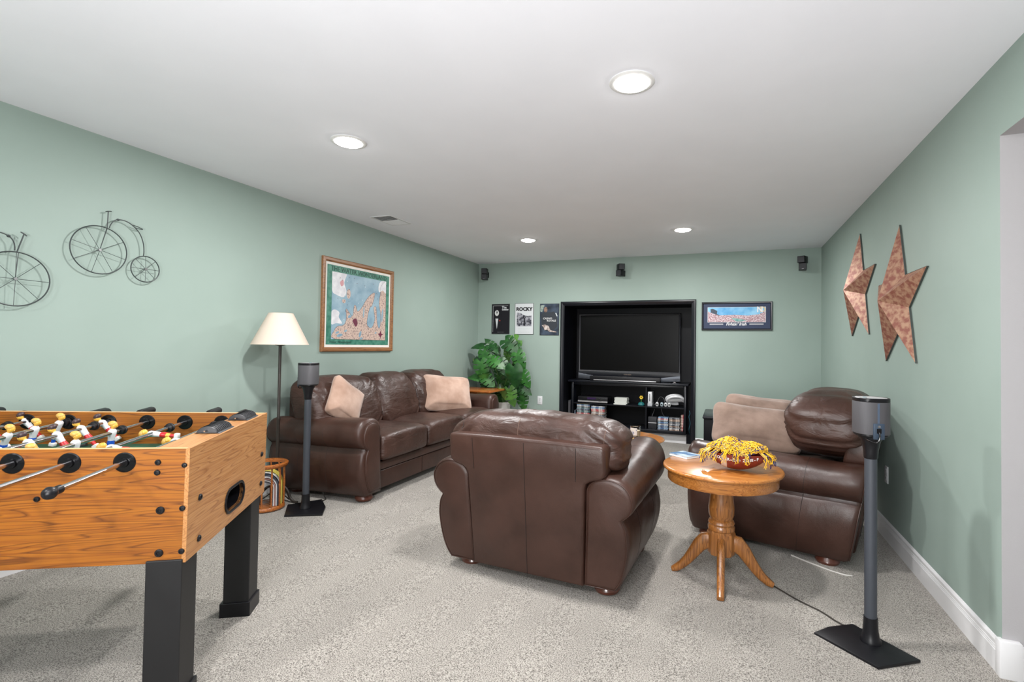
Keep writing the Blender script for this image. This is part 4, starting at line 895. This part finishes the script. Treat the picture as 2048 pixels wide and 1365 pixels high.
# penny-farthing wall bicycles (local: x right, z up, origin at the big hub, front -y)
IRB = plain('bike_iron', (0.035, 0.045, 0.045), 0.4)
def bicycle(label, loc, mir, tilt):
    t = thing('wall_bicycle', label, 'wall ornament', loc, 0, 'penny-farthing wall ornaments')
    t.rotation_euler = (0, 0, PI / 2); k = -1 if mir else 1
    c, s = math.cos(tilt), math.sin(tilt)
    def q(x, z, y=0.0): x = x * k; return (x * c - z * s, y, x * s + z * c)
    def wheel(cx, cz, R, n, ph):
        o = obj('wheel', tube([q(cx + R * math.cos(2 * PI * i / 48), cz + R * math.sin(2 * PI * i / 48)) for i in range(48)], 0.0032, 8, True), IRB, t)
        for i in range(n):
            a = 2 * PI * i / n + ph; obj('spoke', tube([q(cx, cz, -0.004), q(cx + R * math.cos(a), cz + R * math.sin(a))], 0.0014, 5), IRB, o)
        b = bm_(); cc = q(cx, cz); add_lathe(b, [(0.003, -0.008), (0.007, -0.008), (0.008, -0.005), (0.008, 0.004), (0.003, 0.004)], 14, cc, 1); obj('hub', b, plain('hub_steel', (0.35, 0.35, 0.36), 0.3, 1.0), o)
    wheel(0, 0, 0.136, 8, math.radians(30)); wheel(0.239, -0.074, 0.079, 8, 0.0)
    o = obj('frame_bar', tube(spline([q(0.044, 0.135), q(0.050, 0.155), q(0.064, 0.180), q(0.086, 0.194), q(0.121, 0.196), q(0.159, 0.181), q(0.199, 0.143), q(0.222, 0.088), q(0.228, 0.035), q(0.226, 0.005)], 5), 0.0030, 7), IRB, t)
    obj('knob', puff(q(0.086, 0.194), (0.016, 0.012, 0.014), 1, 1, 12, 8), IRB, o)
    obj('fork', tube([q(0.0, 0.0, -0.002), q(0.030, 0.133, -0.004)], 0.0018, 6), IRB, t); obj('post', tube([q(0.034, 0.130), q(0.037, 0.230)], 0.0030, 7), IRB, t)
    obj('handlebar', tube([q(0.024, 0.226), q(0.034, 0.231), q(0.052, 0.235)], 0.0032, 7), IRB, t)
    obj('saddle', tube([q(0.159, 0.181), q(0.187, 0.178), q(0.218, 0.168), q(0.216, 0.165), q(0.187, 0.166), q(0.170, 0.172)], 0.0022, 6), IRB, t)
    for cx, cz in ((0.0, 0.0), (0.239, -0.074)): obj('wall_pin', tube([q(cx, cz, 0.0), q(cx, cz, 0.028)], 0.002, 6), IRB, t)
bicycle('whole black wire penny-farthing bicycle hung on the left wall', (XL + 0.030, 1.748, 1.774), False, 0.0)
bicycle('wire penny-farthing bicycle cut off at the left edge', (XL + 0.030, 1.397, 1.562), True, -0.28)

# barn stars on the right wall
RUST = noisy('rusty_patina', (0.25, 0.092, 0.068), (0.42, 0.25, 0.165), 34, 0.40, bump=0.2, dist=0.002, lo=0.40, hi=0.60, detail=8, metal=0.25)
STEEL = plain('star_edge', (0.05, 0.06, 0.055), 0.5)
def star(label, y, z, R, ap):
    t = thing('barn_star', label, 'wall star', (XR, y, z), 0, 'rusty barn stars'); ri = R * 0.382
    P = [((R if i % 2 == 0 else ri) * math.sin(PI * i / 5), (R if i % 2 == 0 else ri) * math.cos(PI * i / 5)) for i in range(10)]
    for i in range(5):                                  # five folded points
        a, m, c = P[(2 * i - 1) % 10], P[2 * i], P[(2 * i + 1) % 10]; b = bm_()
        A = b.verts.new((-ap, 0, 0)); v = [b.verts.new((-0.010, p[0], p[1])) for p in (a, m, c)]
        b.faces.new((A, v[0], v[1])); b.faces.new((A, v[1], v[2]))
        w = [b.verts.new((-0.001, p[0], p[1])) for p in (a, m, c)]
        b.faces.new((v[0], w[0], w[1], v[1])).material_index = 1; b.faces.new((v[1], w[1], w[2], v[2])).material_index = 1
        b.faces.new((w[0], w[1], w[2]))
        obj('star_point', b, [RUST, STEEL], t, False)
        obj('rim', tube([(-0.010, a[0], a[1]), (-0.010, m[0], m[1]), (-0.010, c[0], c[1])], 0.002, 5), STEEL, t)
star('rusty metal barn star on the right wall, the larger one nearer the camera', 3.64, 1.576, 0.473, 0.127)
star('rusty metal barn star on the right wall, the smaller-looking one farther back', 4.61, 1.752, 0.455, 0.127)

# outlets
def outlet(label, loc, rz):
    t = thing('wall_outlet', label, 'outlet', loc, rz, 'wall outlets')
    obj('cover_plate', box((-0.035, -0.006, -0.057), (0.035, 0, 0.057), 0.003), WHITEP, t)
    for s in (-1, 1):
        r = obj('receptacle', box((-0.016, -0.0075, s * 0.024 - 0.014), (0.016, -0.005, s * 0.024 + 0.014), 0.002), WHITEP, t)
        for q in (-1, 1): obj('slot', box((q * 0.006 - 0.001, -0.0079, s * 0.024 - 0.004), (q * 0.006 + 0.001, -0.0070, s * 0.024 + 0.006)), BLKPL, r, False)
    obj('screw', lathe([(0.003, 0), (0.003, -0.0015), (0, -0.002)], 8, (0, -0.006, 0), 1), CHROME, t)
outlet('white wall outlet low on the back wall by the plant', (-2.404, YB, 0.513), 0)
outlet('wall outlet in shadow low on the right wall behind the speaker stand', (XR, 3.932, 0.431), -PI / 2)

# small wall speakers near the ceiling
def cube_speaker(label, x, z, a1, a2):
    t = thing('wall_speaker', label, 'speaker', (x, YB, z), 0, 'small black wall speakers')
    obj('bracket', tube([(0, 0, 0), (0, -0.035, 0.0), (0, -0.045, 0.0)], 0.008, 8), BLKPL, t); obj('wall_plate', box((-0.022, -0.006, -0.04), (0.022, 0, 0.04), 0.002), BLKPL, t)
    for s, a in ((1, a1), (-1, a2)):
        b = bm_(); M = Matrix.Translation((0, -0.095, s * 0.041)) @ Matrix.Rotation(a, 4, 'Z'); add_box(b, (-0.039, -0.05, -0.0385), (0.039, 0.05, 0.0385), 0.003, 2, 0, M); c = obj('cube', b, BLKPL, t)
        b = bm_(); add_box(b, (-0.034, -0.0515, -0.034), (0.034, -0.0505, 0.034), 0, 1, 0, M); obj('grille', b, DKGREY, c, False)
        if s < 0: b = bm_(); add_box(b, (-0.010, -0.0522, -0.029), (0.010, -0.0514, -0.025), 0, 1, 0, M); obj('badge', b, CHROME, c, False)
cube_speaker('small black double speaker high in the left corner of the back wall', -3.240, 2.275, 0.25, 0.25)
cube_speaker('small black double speaker above the television niche', -1.282, 2.255, 0.55, -0.45)
cube_speaker('small black double speaker high on the right of the back wall', 0.815, 2.250, -0.5, -0.1)

# ------------------------------------------------------------------ media cabinet and what it holds
KX0, KX1, KY, KB, KT = -2.012, -0.474, 6.58, 0.1435, 0.800
t = thing('media_cabinet', 'low glossy black media cabinet with open shelves in the niche', 'cabinet', ((KX0 + KX1) / 2, KY, KB))
cw = (KX1 - KX0) / 2; ch = KT - KB
obj('top_board', box((-cw - 0.045, -0.03, ch - 0.026), (cw + 0.03, 0.40, ch), 0.004), BLKT, t)
for s in (-1, 1): obj('side_panel', box((s * cw - (0.03 if s > 0 else 0), 0.0, 0.0), (s * cw + (0.03 if s < 0 else 0), 0.40, ch - 0.0265), 0.003), BLKT, t)
obj('back_panel', box((-cw + 0.03, 0.385, 0.0), (cw - 0.03, 0.40, ch - 0.0265)), BLKP, t, False)
obj('top_rail', box((-cw + 0.0305, 0.0, ch - 0.062), (cw - 0.0305, 0.025, ch - 0.027), 0.004), BLKT, t)
obj('bottom_board', box((-cw + 0.0305, 0.0, 0.0), (cw - 0.0305, 0.384, 0.044), 0.002), BLKT, t)
dv = (-0.985 - (KX0 + KX1) / 2)
obj('divider', box((dv - 0.008, 0.012, 0.0445), (dv + 0.008, 0.384, ch - 0.0625)), BLKT, t, False)
SH = 0.486 - KB
obj('shelf', box((-cw + 0.0305, 0.012, SH - 0.014), (dv - 0.0085, 0.384, SH), 0.001), BLKT, t, False); obj('shelf', box((dv + 0.0085, 0.012, SH - 0.014), (cw - 0.0305, 0.384, SH), 0.001), BLKT, t, False)
ZS = 0.4865; ZB = KB + 0.0445
# television
t = thing('television', 'large flat black television standing on the media cabinet', 'television', (-1.252, 6.70, KT + 0.0005))
tw = 0.692
obj('bezel', frame_bm(-tw, 0.118, tw, 0.918, 0.026, 0.03, -0.008), BLKT, t, ang=25)
obj('screen', box((-tw + 0.024, 0.0, 0.14), (tw - 0.024, 0.03, 0.895)), plain('tv_screen', (0.0012, 0.0012, 0.0014), 0.30, spec=0.12), t, False)
obj('housing', box((-tw + 0.05, 0.031, 0.02), (tw - 0.05, 0.26, 0.88), 0.03, 3), BLKPL, t)
b = bm_(); n = 24; top_ = []; bot_ = []
for i in range(n + 1):
    u = -1 + 2 * i / n; top_.append((u * tw, 0.125)); bot_.append((u * tw, 0.045 + 0.020 * u * u - 0.0))
add_prism(b, bot_ + top_[::-1], 1, 0.03, -0.014, 0, 0.002); obj('chin', b, BLKT, t, ang=30)
SILV = plain('tv_silver', (0.10, 0.11, 0.13), 0.25, metal=0.6)
for s in (-1, 1):
    pts = [(s * (0.14 + 0.55 * i / 10), 0.030 + 0.062 * (i / 10) ** 1.6 + 0.004) for i in range(11)] + [(s * tw, 0.020), (s * 0.45, 0.006), (s * 0.14, 0.018)]
    obj('lower_wing', prism(pts if s > 0 else pts[::-1], 1, 0.028, -0.018, 0.001), SILV, t, ang=30)
obj('pedestal', box((-0.45, -0.0, 0.0), (0.45, 0.24, 0.046), 0.006), BLKPL, t)
text_obj('badge', 'MITSUBISHI', 0.020, CHROME, Matrix.Translation((0, -0.0145, 0.088)) @ RX, t, 0.0005, bold=0.0008)
t = thing('soundbar', 'slim black soundbar with a silver lower edge in front of the television', 'soundbar', (-1.275, 6.605, KT + 0.0005))
obj('bar_body', box((-0.475, -0.035, 0.0), (0.475, 0.035, 0.066), 0.008), BLKPL, t); obj('silver_strip', box((-0.42, -0.0375, 0.008), (0.42, -0.0335, 0.018), 0.001), plain('strip_silver', (0.5, 0.5, 0.52), 0.3, metal=0.6), t)
tag(text_obj('name_badge', 'JBL', 0.026, CHROME, Matrix.Translation((-0.62, 6.585, KT + 0.0135)) @ RX, None, 0.002, bold=0.001), 'small chrome badge standing at the right end of the cabinet top', 'badge')
# disc player
t = thing('disc_player', 'black disc player with silver lower edge on the left shelf', 'disc player', (-1.713, 6.60, ZS))
obj('case', box((-0.21, 0.0, 0.008), (0.21, 0.25, 0.088), 0.003), BLKPL, t)
for s in (-1, 1): obj('foot', lathe([(0.014, 0), (0.014, 0.008)], 12, (s * 0.17, 0.04, 0)), BLKPL, t)
obj('display', box((-0.075, -0.002, 0.052), (0.045, 0.0, 0.078)), plain('display_violet', (0.03, 0.012, 0.06), 0.2), t, False)
obj('silver_strip', box((-0.208, -0.0025, 0.014), (0.208, 0.0, 0.034)), plain('strip_silver', (0.5, 0.5, 0.52), 0.3), t, False)
for i in range(6): obj('knob', lathe([(0.0065, 0.0), (0.0065, -0.008), (0.004, -0.010), (0, -0.010)], 12, (0.095 + (i % 4) * 0.026, 0, 0.066 if i < 4 else 0.03), 1), CHROME if i > 3 else DKGREY, t)
# pale case pile
cl = ['bottom, slid-out', 'second', 'third', 'fourth', 'fifth', 'top']
for i in range(6):
    o = obj('white_case', box((-0.085, -0.06, 0), (0.085, 0.06, 0.0148), 0.001), plain('case_white', (0.62, 0.64, 0.60), 0.4), None, False, loc=(-1.325 + (-0.008 if i == 0 else 0.003 * math.sin(i * 2)), 6.675 + (-0.02 if i == 0 else 0), ZS + i * 0.0152), rot=(0, 0, math.radians(-3 + 2 * math.sin(i * 3))))
    tag(o, cl[i] + ' case of the small white pile beside the disc player', 'case', 'pile of white cases')
# toy figure: round yellow blossom on a teal base
t = thing('toy_figurine', 'tiny yellow and teal toy beside the white game console', 'toy', (-1.055, 6.64, ZS))
obj('base', lathe([(0, 0), (0.036, 0.0), (0.044, 0.012), (0.038, 0.034), (0.02, 0.046), (0, 0.048)], 16), plain('toy_teal', (0.02, 0.16, 0.17), 0.4), t)
obj('stalk', lathe([(0.005, 0.045), (0.005, 0.10)], 8), plain('toy_green', (0.05, 0.2, 0.05), 0.5), t)
for i in range(6): a = 2 * PI * i / 6; obj('petal', puff((0.016 * math.cos(a), -0.004, 0.108 + 0.016 * math.sin(a)), (0.020, 0.010, 0.020), 1, 1, 10, 6), plain('toy_yellow', (0.75, 0.5, 0.03), 0.4), t)
# game console
t = thing('game_console', 'white upright game console on the right-hand shelf', 'game console', (-0.940, 6.66, ZS))
obj('stand', box((-0.030, -0.05, 0), (0.030, 0.14, 0.040), 0.004), plain('console_stand', (0.45, 0.47, 0.50), 0.4), t)
obj('case', box((-0.026, -0.045, 0.0405), (0.026, 0.155, 0.19), 0.004), WHITEP, t); obj('slot', box((-0.0045, -0.047, 0.065), (0.0045, -0.0455, 0.165), 0.0005), BLKG, t)
# steering wheels
for i, (dx, dz, rz_) in enumerate(((0.0, 0.0, 0.0), (0.012, -0.0, 0.12))):
    t = thing('wheel_controller', ['upper white steering-wheel controller leaning on the right shelf', 'lower white steering-wheel controller leaning on the right shelf'][i], 'game controller', (-0.636 + 0.02 * i, 6.72 - 0.055 * i, ZS + 0.104 - i * 0.016), 0, 'white wheel controllers')
    t.rotation_euler = (math.radians(-48), math.radians(-8 + 5 * i), rz_)
    b = bm_(); pts = spline([(0.105 * math.cos(a) , 0.072 * math.sin(a), 0) for a in [PI * 0.38 + 2 * PI * 0.86 * k / 16 for k in range(17)]], 2)
    add_tube(b, pts, 0.016, 10); obj('wheel_rim', b, WHITEP, t); obj('hub', box((-0.09, -0.024, -0.012), (0.09, 0.024, 0.012), 0.008), WHITEP, t)
    obj('recess', box((-0.05, -0.012, 0.0115), (0.05, 0.012, 0.0135)), DKGREY, t, False)
for i in range(4):
    t = thing('nunchuk_controller', ['pale blue-grey hand controller', 'white hand controller', 'grey-white hand controller', 'small white hand controller'][i] + [' second from the console', ' third from the console', ' nearest the steering wheels', ' closest to the console'][i] + ' on the right shelf', 'game controller', ([-0.785, -0.735, -0.690, -0.845][i], 6.625, ZS), 0, 'hand controllers on the shelf')
    m_ = [plain('ctrl_blue', (0.40, 0.50, 0.55), 0.35), WHITEP, plain('ctrl_grey', (0.58, 0.60, 0.60), 0.35), WHITEP][i]
    obj('grip', puff((0, 0, 0.030), (0.040, 0.05, 0.060), 0.8, 0.9, 16, 12), m_, t)
    obj('thumb_stick', lathe([(0.009, 0), (0.010, -0.004), (0.006, -0.007), (0, -0.007)], 12, (0.0, -0.024, 0.034), 1), BLKPL, t)
WIRE = plain('thin_wire', (0.20, 0.20, 0.21), 0.5)
for lab, pts in (('thin grey wire looping behind the hand controllers', [(-0.90, 6.68, ZS + 0.004), (-0.86, 6.72, ZS + 0.05), (-0.82, 6.72, ZS + 0.12), (-0.77, 6.70, ZS + 0.10), (-0.75, 6.68, ZS + 0.03), (-0.76, 6.67, ZS + 0.004)]),
                 ('thin wire hanging in the lower right bay beside the consoles', [(-0.935, 6.66, ZB + 0.002), (-0.92, 6.66, ZB + 0.14), (-0.88, 6.66, ZB + 0.26)]),
                 ('curved wire hanging in the lower right bay above the disc cases', [(-0.80, 6.68, ZB + 0.27), (-0.78, 6.68, ZB + 0.20), (-0.73, 6.68, ZB + 0.14), (-0.68, 6.68, ZB + 0.115), (-0.66, 6.68, ZB + 0.1505)])):
    cord(lab, pts, 0.002, WIRE)
# flat disc cases in stacks
def case_stack(cx, y, z, n, w, d, h, where, grp, cols, seed):
    rd = random.Random(seed)
    proto = {}
    for i in range(n):
        c = cols[i % len(cols)]; key = (c, h)
        if key not in proto:
            b = bm_(); add_box(b, (-w / 2, 0, 0.0), (w / 2, d, h * 0.93), 0.0008, 1); proto[key] = obj('disc_case', b, [CASEM[c]], None, False); o = proto[key]
        else: o = proto[key].copy(); col.objects.link(o)
        o.location = (cx + rd.uniform(-0.004, 0.004), y + rd.uniform(-0.006, 0.004), z + i * h); o.rotation_euler = (0, 0, rd.uniform(-0.02, 0.02))
        k = n - i; od = ('topmost', 'second from the top', 'third from the top', 'fourth from the top', 'fifth from the top', 'sixth from the top', 'seventh from the top', 'eighth from the top', 'ninth from the top', 'tenth from the top', 'eleventh from the top')
        tag(o, '%s disc case, %s of the %s' % (c, od[k - 1] if k <= 11 else 'low down', where), 'disc case', grp)
def casem(nm, a, b_, sc=60): return noisy(nm, a, b_, sc, 0.35, lo=0.44, hi=0.56, stretch=(1, 1, 0.6))
CASEM = {'blue': casem('spine_blue', (0.02, 0.08, 0.26), (0.35, 0.50, 0.62)), 'dark': casem('spine_dark', (0.02, 0.02, 0.03), (0.34, 0.36, 0.38)), 'white': casem('spine_white', (0.22, 0.22, 0.25), (0.70, 0.70, 0.70)),
         'red': casem('spine_red', (0.38, 0.03, 0.04), (0.70, 0.55, 0.52)), 'teal': casem('spine_teal', (0.03, 0.10, 0.12), (0.40, 0.48, 0.46)), 'tan': casem('spine_tan', (0.14, 0.08, 0.06), (0.62, 0.50, 0.42)), 'yellow': casem('spine_yellow', (0.30, 0.20, 0.05), (0.68, 0.55, 0.25)), 'slate': casem('spine_slate', (0.05, 0.06, 0.09), (0.30, 0.34, 0.42))}
case_stack(-1.845, 6.60, ZB, 20, 0.185, 0.135, 0.0146, 'leftmost tall stack', 'left stack of disc cases', ['tan', 'dark', 'red', 'white', 'dark', 'teal', 'slate', 'dark', 'red', 'tan', 'red', 'dark', 'teal', 'dark', 'slate', 'teal', 'dark', 'white', 'blue', 'yellow'], 1)
case_stack(-1.640, 6.60, ZB, 18, 0.185, 0.135, 0.0146, 'second tall stack', 'second stack of disc cases', ['dark', 'tan', 'white', 'dark', 'red', 'white', 'tan', 'dark', 'white', 'dark', 'tan', 'white', 'tan', 'red', 'red', 'white', 'blue', 'white'], 2)
case_stack(-0.768, 6.615, ZB, 11, 0.130, 0.135, 0.0148, 'blue-red stack by the cabinet divider', 'third stack of disc cases', ['slate', 'blue', 'slate', 'blue', 'white', 'slate', 'blue', 'dark', 'white', 'red', 'blue'], 3)
case_stack(-0.622, 6.615, ZB, 11, 0.130, 0.135, 0.0148, 'tan-grey stack at lower right', 'fourth stack of disc cases', ['tan', 'white', 'dark', 'tan', 'dark', 'white', 'dark', 'dark', 'tan', 'tan', 'dark'], 4)
for i, (c, dx) in enumerate((('tan', 0.0), ('red', 0.0165))):
    b = bm_(); add_box(b, (-0.0072, 0, 0), (0.0072, 0.135, 0.205), 0.0008, 1)
    tag(obj('disc_case', b, CASEM[c], None, False, loc=(-0.538 + dx, 6.60, ZB + 0.001), rot=(0, math.radians(2), 0)), ['tan disc case standing upright beside the lower right stacks', 'red disc case standing upright against the cabinet side'][i], 'disc case', 'upright disc cases')
b = bm_(); add_box(b, (-0.0072, 0, 0), (0.0072, 0.135, 0.19), 0.0008, 1)
tag(obj('disc_case', b, CASEM['slate'], None, False, loc=(-1.962, 6.60, ZB)), 'slate disc case standing upright left of the tall stacks', 'disc case')
t = thing('game_box', 'small dark box with a pale stripe in the lower right bay', 'electronics', (-0.905, 6.62, ZB))
obj('case', box((-0.055, 0, 0), (0.055, 0.16, 0.16), 0.003), DKGREY, t); obj('stripe', box((-0.054, -0.001, 0.078), (0.054, 0.0, 0.088)), plain('bar_grey', (0.3, 0.3, 0.3), 0.4), t, False)
t = thing('slim_speaker', 'slim dark grey box standing in the gap left of the cabinet', 'speaker', (-2.040, 6.58, 0.1425))
obj('case', box((-0.018, 0, 0), (0.018, 0.16, 0.37), 0.003), DKGREY, t); obj('grille', box((-0.014, -0.0015, 0.02), (0.014, -0.0002, 0.35)), SPKG, t, False)
cord('teal and white cord hanging in the gap right of the cabinet', [(-0.437, 6.60, 0.46), (-0.428, 6.60, 0.42), (-0.440, 6.60, 0.38), (-0.425, 6.60, 0.30), (-0.438, 6.60, 0.22), (-0.43, 6.665, 0.1455)], 0.004, plain('cord_teal', (0.04, 0.12, 0.16), 0.4))

# ------------------------------------------------------------------ end table and plant in the far left corner
E0 = fz(-3.1)
t = thing('end_table', 'square cherry-oak end table at the far end of the sofa, by the plant', 'end table', (-3.06, 5.80, E0))
obj('tabletop', box((-0.31, -0.25, 0.595), (0.31, 0.26, 0.62), 0.006), OAKCH, t)
obj('apron', box((-0.24, -0.20, 0.55), (0.10, 0.22, 0.5945), 0.002), OAKCH, t)
for sx in (-1, 1):
    for sy in (-1, 1): obj('leg', lathe([(0.016, 0), (0.022, 0.03), (0.026, 0.3), (0.028, 0.549)], 12, (-0.07 + sx * 0.14, 0.01 + sy * 0.17, 0)), OAKCH, t)
PX, PY = -2.905, 6.205; P0 = fz(PX)
t = thing('monstera_plant', 'large leafy monstera growing in a white pot in the corner', 'plant', (PX, PY, P0))
pot = obj('pot', lathe([(0, 0), (0.095, 0.0), (0.105, 0.01), (0.128, 0.40), (0.134, 0.402), (0.134, 0.425), (0.124, 0.425), (0.120, 0.40), (0.0, 0.39)], 36), plain('pot_white', (0.62, 0.60, 0.57), 0.6), t)
obj('soil', lathe([(0, 0.40), (0.119, 0.401)], 20), plain('soil', (0.03, 0.02, 0.015), 0.9), pot)
LG = [noisy('leaf_dark', (0.005, 0.040, 0.008), (0.016, 0.090, 0.015), 14, 0.42, bump=0.3, dist=0.004, bscale=20), noisy('leaf_mid', (0.014, 0.085, 0.012), (0.040, 0.17, 0.028), 14, 0.42, bump=0.3, dist=0.004, bscale=20),
      noisy('leaf_light', (0.05, 0.15, 0.025), (0.11, 0.26, 0.05), 14, 0.35, bump=0.3, dist=0.004, bscale=20), plain('leaf_new', (0.22, 0.36, 0.08), 0.5)]
STEM = plain('stem_green', (0.08, 0.17, 0.04), 0.45); STEMB = plain('stem_brown', (0.05, 0.04, 0.02), 0.6)
def leaf_bm(size, cuts, bend, fold):
    """heart outline with deep side cuts, tip along +x, face up +z"""
    b = bm_(); N = 22; ribs = []
    def wd(s): return 0.47 * math.sin(PI * min(1, max(0, s)) ** 0.62) ** 0.75
    for side in (-1, 1):
        for i in range(N):
            s0, s1 = i / N, (i + 1) / N
            gap = cuts and (i % 5 == 4) and 3 <= i <= N - 4
            f = 0.33 if gap else 1.0
            def P(s, u):
                x = s - 0.10 * abs(u) * (1 - s) * 2.2 + 0.10 * abs(u) * s; y = side * u * wd(s + 0.02)
                z = -bend * (x ** 2) + fold * abs(y) - 0.30 * y * y * 1.6 + 0.012 * math.sin(s * 22) * abs(u)
                return (x * size, y * size, z * size)
            rows = [0, 0.35, 0.7, 1.0]
            for u0, u1 in zip(rows, rows[1:]):
                if u0 >= f: break
                u1_ = min(u1, f)
                vs = [b.verts.new(P(s0, u0)), b.verts.new(P(s1, u0)), b.verts.new(P(s1, u1_)), b.verts.new(P(s0, u1_))]
                b.faces.new(vs if side > 0 else vs[::-1])
    bmesh.ops.remove_doubles(b, verts=b.verts[:], dist=0.0006)
    return b
# x, z, y, tip direction (deg in the x-z plane), size, cuts, shade, lean towards the camera, twist
LV = [(-3.19, 1.262, 6.05, 178, .17, 0, 0, 55, 0), (-3.02, 1.275, 6.10, 120, .17, 1, 0, 50, 10), (-2.95, 1.24, 6.0, -20, .17, 1, 0, 55, -10), (-3.12, 1.13, 6.0, 195, .24, 1, 0, 50, 0), (-3.03, 1.11, 5.95, -60, .22, 1, 1, 30, 5), (-2.94, 1.19, 6.1, -50, .14, 0, 0, 35, 0),
      (-3.06, 0.94, 5.90, -75, .25, 1, 1, 18, 0), (-3.19, 0.84, 5.98, 170, .17, 0, 1, 40, 8), (-2.99, 0.80, 5.95, -40, .20, 1, 1, 35, 0), (-2.72, 1.28, 6.1, 215, .24, 1, 2, 25, -12), (-2.71, 1.28, 6.02, -35, .24, 1, 0, 40, 10), (-2.64, 1.19, 6.05, -55, .22, 1, 0, 35, 20),
      (-2.56, 1.08, 6.0, -62, .22, 1, 1, 30, 10), (-2.86, 1.05, 5.92, -20, .22, 1, 1, 45, 0), (-2.78, 0.99, 5.95, -60, .20, 1, 0, 30, -8), (-2.72, 0.94, 6.05, 10, .18, 1, 1, 40, 0), (-2.57, 0.88, 5.85, -85, .26, 0, 0, 12, 0), (-2.48, 0.83, 6.0, -60, .20, 1, 1, 30, 15),
      (-2.52, 0.70, 6.05, -30, .20, 1, 0, 35, 10), (-2.55, 0.66, 6.1, -80, .22, 1, 0, 20, -10), (-2.66, 0.60, 5.95, -75, .22, 1, 2, 22, 5), (-2.55, 0.52, 6.1, -85, .20, 1, 1, 20, 0), (-2.90, 0.54, 5.90, -85, .13, 0, 0, 15, 0), (-2.80, 0.60, 5.95, -70, .11, 0, 3, 20, 0),
      (-2.95, 0.60, 5.98, 150, .11, 0, 0, 30, 0), (-2.90, 0.86, 6.1, -100, .20, 1, 0, 20, 0), (-3.10, 0.74, 6.08, -80, .20, 1, 0, 25, 0), (-3.14, 0.98, 6.12, -120, .18, 1, 0, 25, 10), (-2.82, 0.80, 6.12, -85, .20, 1, 0, 20, 0), (-2.68, 0.76, 6.12, -70, .18, 1, 0, 25, 0),
      (-2.97, 1.00, 6.1, 160, .17, 1, 1, 40, 0), (-2.79, 1.15, 6.12, -110, .18, 1, 2, 25, 0), (-2.62, 0.98, 6.12, -80, .18, 1, 0, 25, 0), (-3.24, 1.03, 6.0, -80, .10, 0, 3, 10, 60)]
rdp = random.Random(5)
for i, (x, z, y, ang, size, cuts, shade, lean, tw_) in enumerate(LV):
    b = leaf_bm(size, cuts, 0.28 + 0.1 * rdp.random(), 0.10)
    a = math.radians(ang); tip = Vector((math.cos(a), -math.sin(math.radians(lean)) * 0.45, math.sin(a))).normalized()
    nrm = Vector((0.1 * rdp.uniform(-1, 1), -math.cos(math.radians(lean)), math.sin(math.radians(lean)))); side = nrm.cross(tip).normalized(); nrm = tip.cross(side).normalized()
    R = Matrix((tip, side, nrm)).transposed() @ Matrix.Rotation(math.radians(tw_), 3, 'X')
    off = tip * (-0.42 * size); base = Vector((x - PX, y - PY, z - P0)) + off
    bmesh.ops.transform(b, matrix=Matrix.Translation(base) @ R.to_4x4(), verts=b.verts[:])
    for v in b.verts:                                  # keep the foliage inside the corner and off the table
        v.co.x = max(v.co.x, XL - PX + 0.02); v.co.y = min(v.co.y, YB - PY - 0.012)
        if v.co.z + P0 < 0.70 and v.co.x < -2.74 - PX and v.co.y + PY < 6.07: v.co.z = max(v.co.z, 0.70 - P0) if v.co.z + P0 > 0.62 else v.co.z; 
        if v.co.z + P0 <= 0.62 + 0.06 and v.co.x < -2.74 - PX and v.co.y + PY < 6.08: v.co.y = 6.08 - PY
    lf = obj('leaf', b, LG[shade], t, ang=180)
    st = Vector((rdp.uniform(-0.05, 0.05), rdp.uniform(-0.04, 0.04), 0.40)); mid = (st + base) / 2 + Vector((rdp.uniform(-0.03, 0.03), 0.06, 0.06))
    q_ = spline([st, mid, base], 6)
    for p in q_: p.y = min(p.y, YB - PY - 0.02); p.x = max(p.x, XL - PX + 0.02)
    obj('stem', tube(q_, 0.0045, 6), STEM, t)
obj('support_pole', tube([(-0.12, 0.02, 0.39), (-0.22, 0.03, 0.98)], 0.006, 8), STEMB, t); obj('trunk', tube(spline([(0.02, 0, 0.39), (0.0, 0.03, 0.6), (0.06, 0.02, 0.82)], 5), 0.014, 8), STEMB, t)

# black side table and glass dish behind the side-on armchair
S0 = fz(0.25)
t = thing('side_table', 'low black side table behind the cushioned armchair', 'side table', (0.24, 5.60, S0))
obj('tabletop', box((-0.46, -0.32, 0.53), (0.46, 0.32, 0.56), 0.012), BLKT, t)
obj('front_panel', box((-0.44, -0.29, 0.04), (0.44, -0.27, 0.5295), 0.004), BLKP, t)
for s in (-1, 1): obj('side_panel', box((s * 0.44 - 0.01, -0.269, 0.0), (s * 0.44 + 0.01, 0.30, 0.5295), 0.003), BLKP, t)
t = thing('glass_dish', 'low cut-glass dish on the black side table', 'dish', (0.455, 5.50, S0 + 0.5605))
b = bm_(); rings = []
for r_, z_ in ((0.035, 0.0), (0.05, 0.002), (0.085, 0.030), (0.105, 0.040), (0.10, 0.043), (0.078, 0.034), (0.045, 0.008), (0.0, 0.007)):
    rings.append([(r_ * (1 + 0.07 * math.cos(8 * 2 * PI * k / 48)) * math.cos(2 * PI * k / 48), r_ * (1 + 0.07 * math.cos(8 * 2 * PI * k / 48)) * math.sin(2 * PI * k / 48), z_) for k in range(48)])
add_loft(b, rings); obj('dish', b, plain('dish_glass', (0.95, 0.97, 0.97), 0.05, trans=0.6), t)
for i in range(3): obj('candy', puff((0.03 * math.cos(i * 2.1), 0.03 * math.sin(i * 2.1), 0.025), (0.03, 0.03, 0.02), 1, 1, 10, 6), PAPER, t)
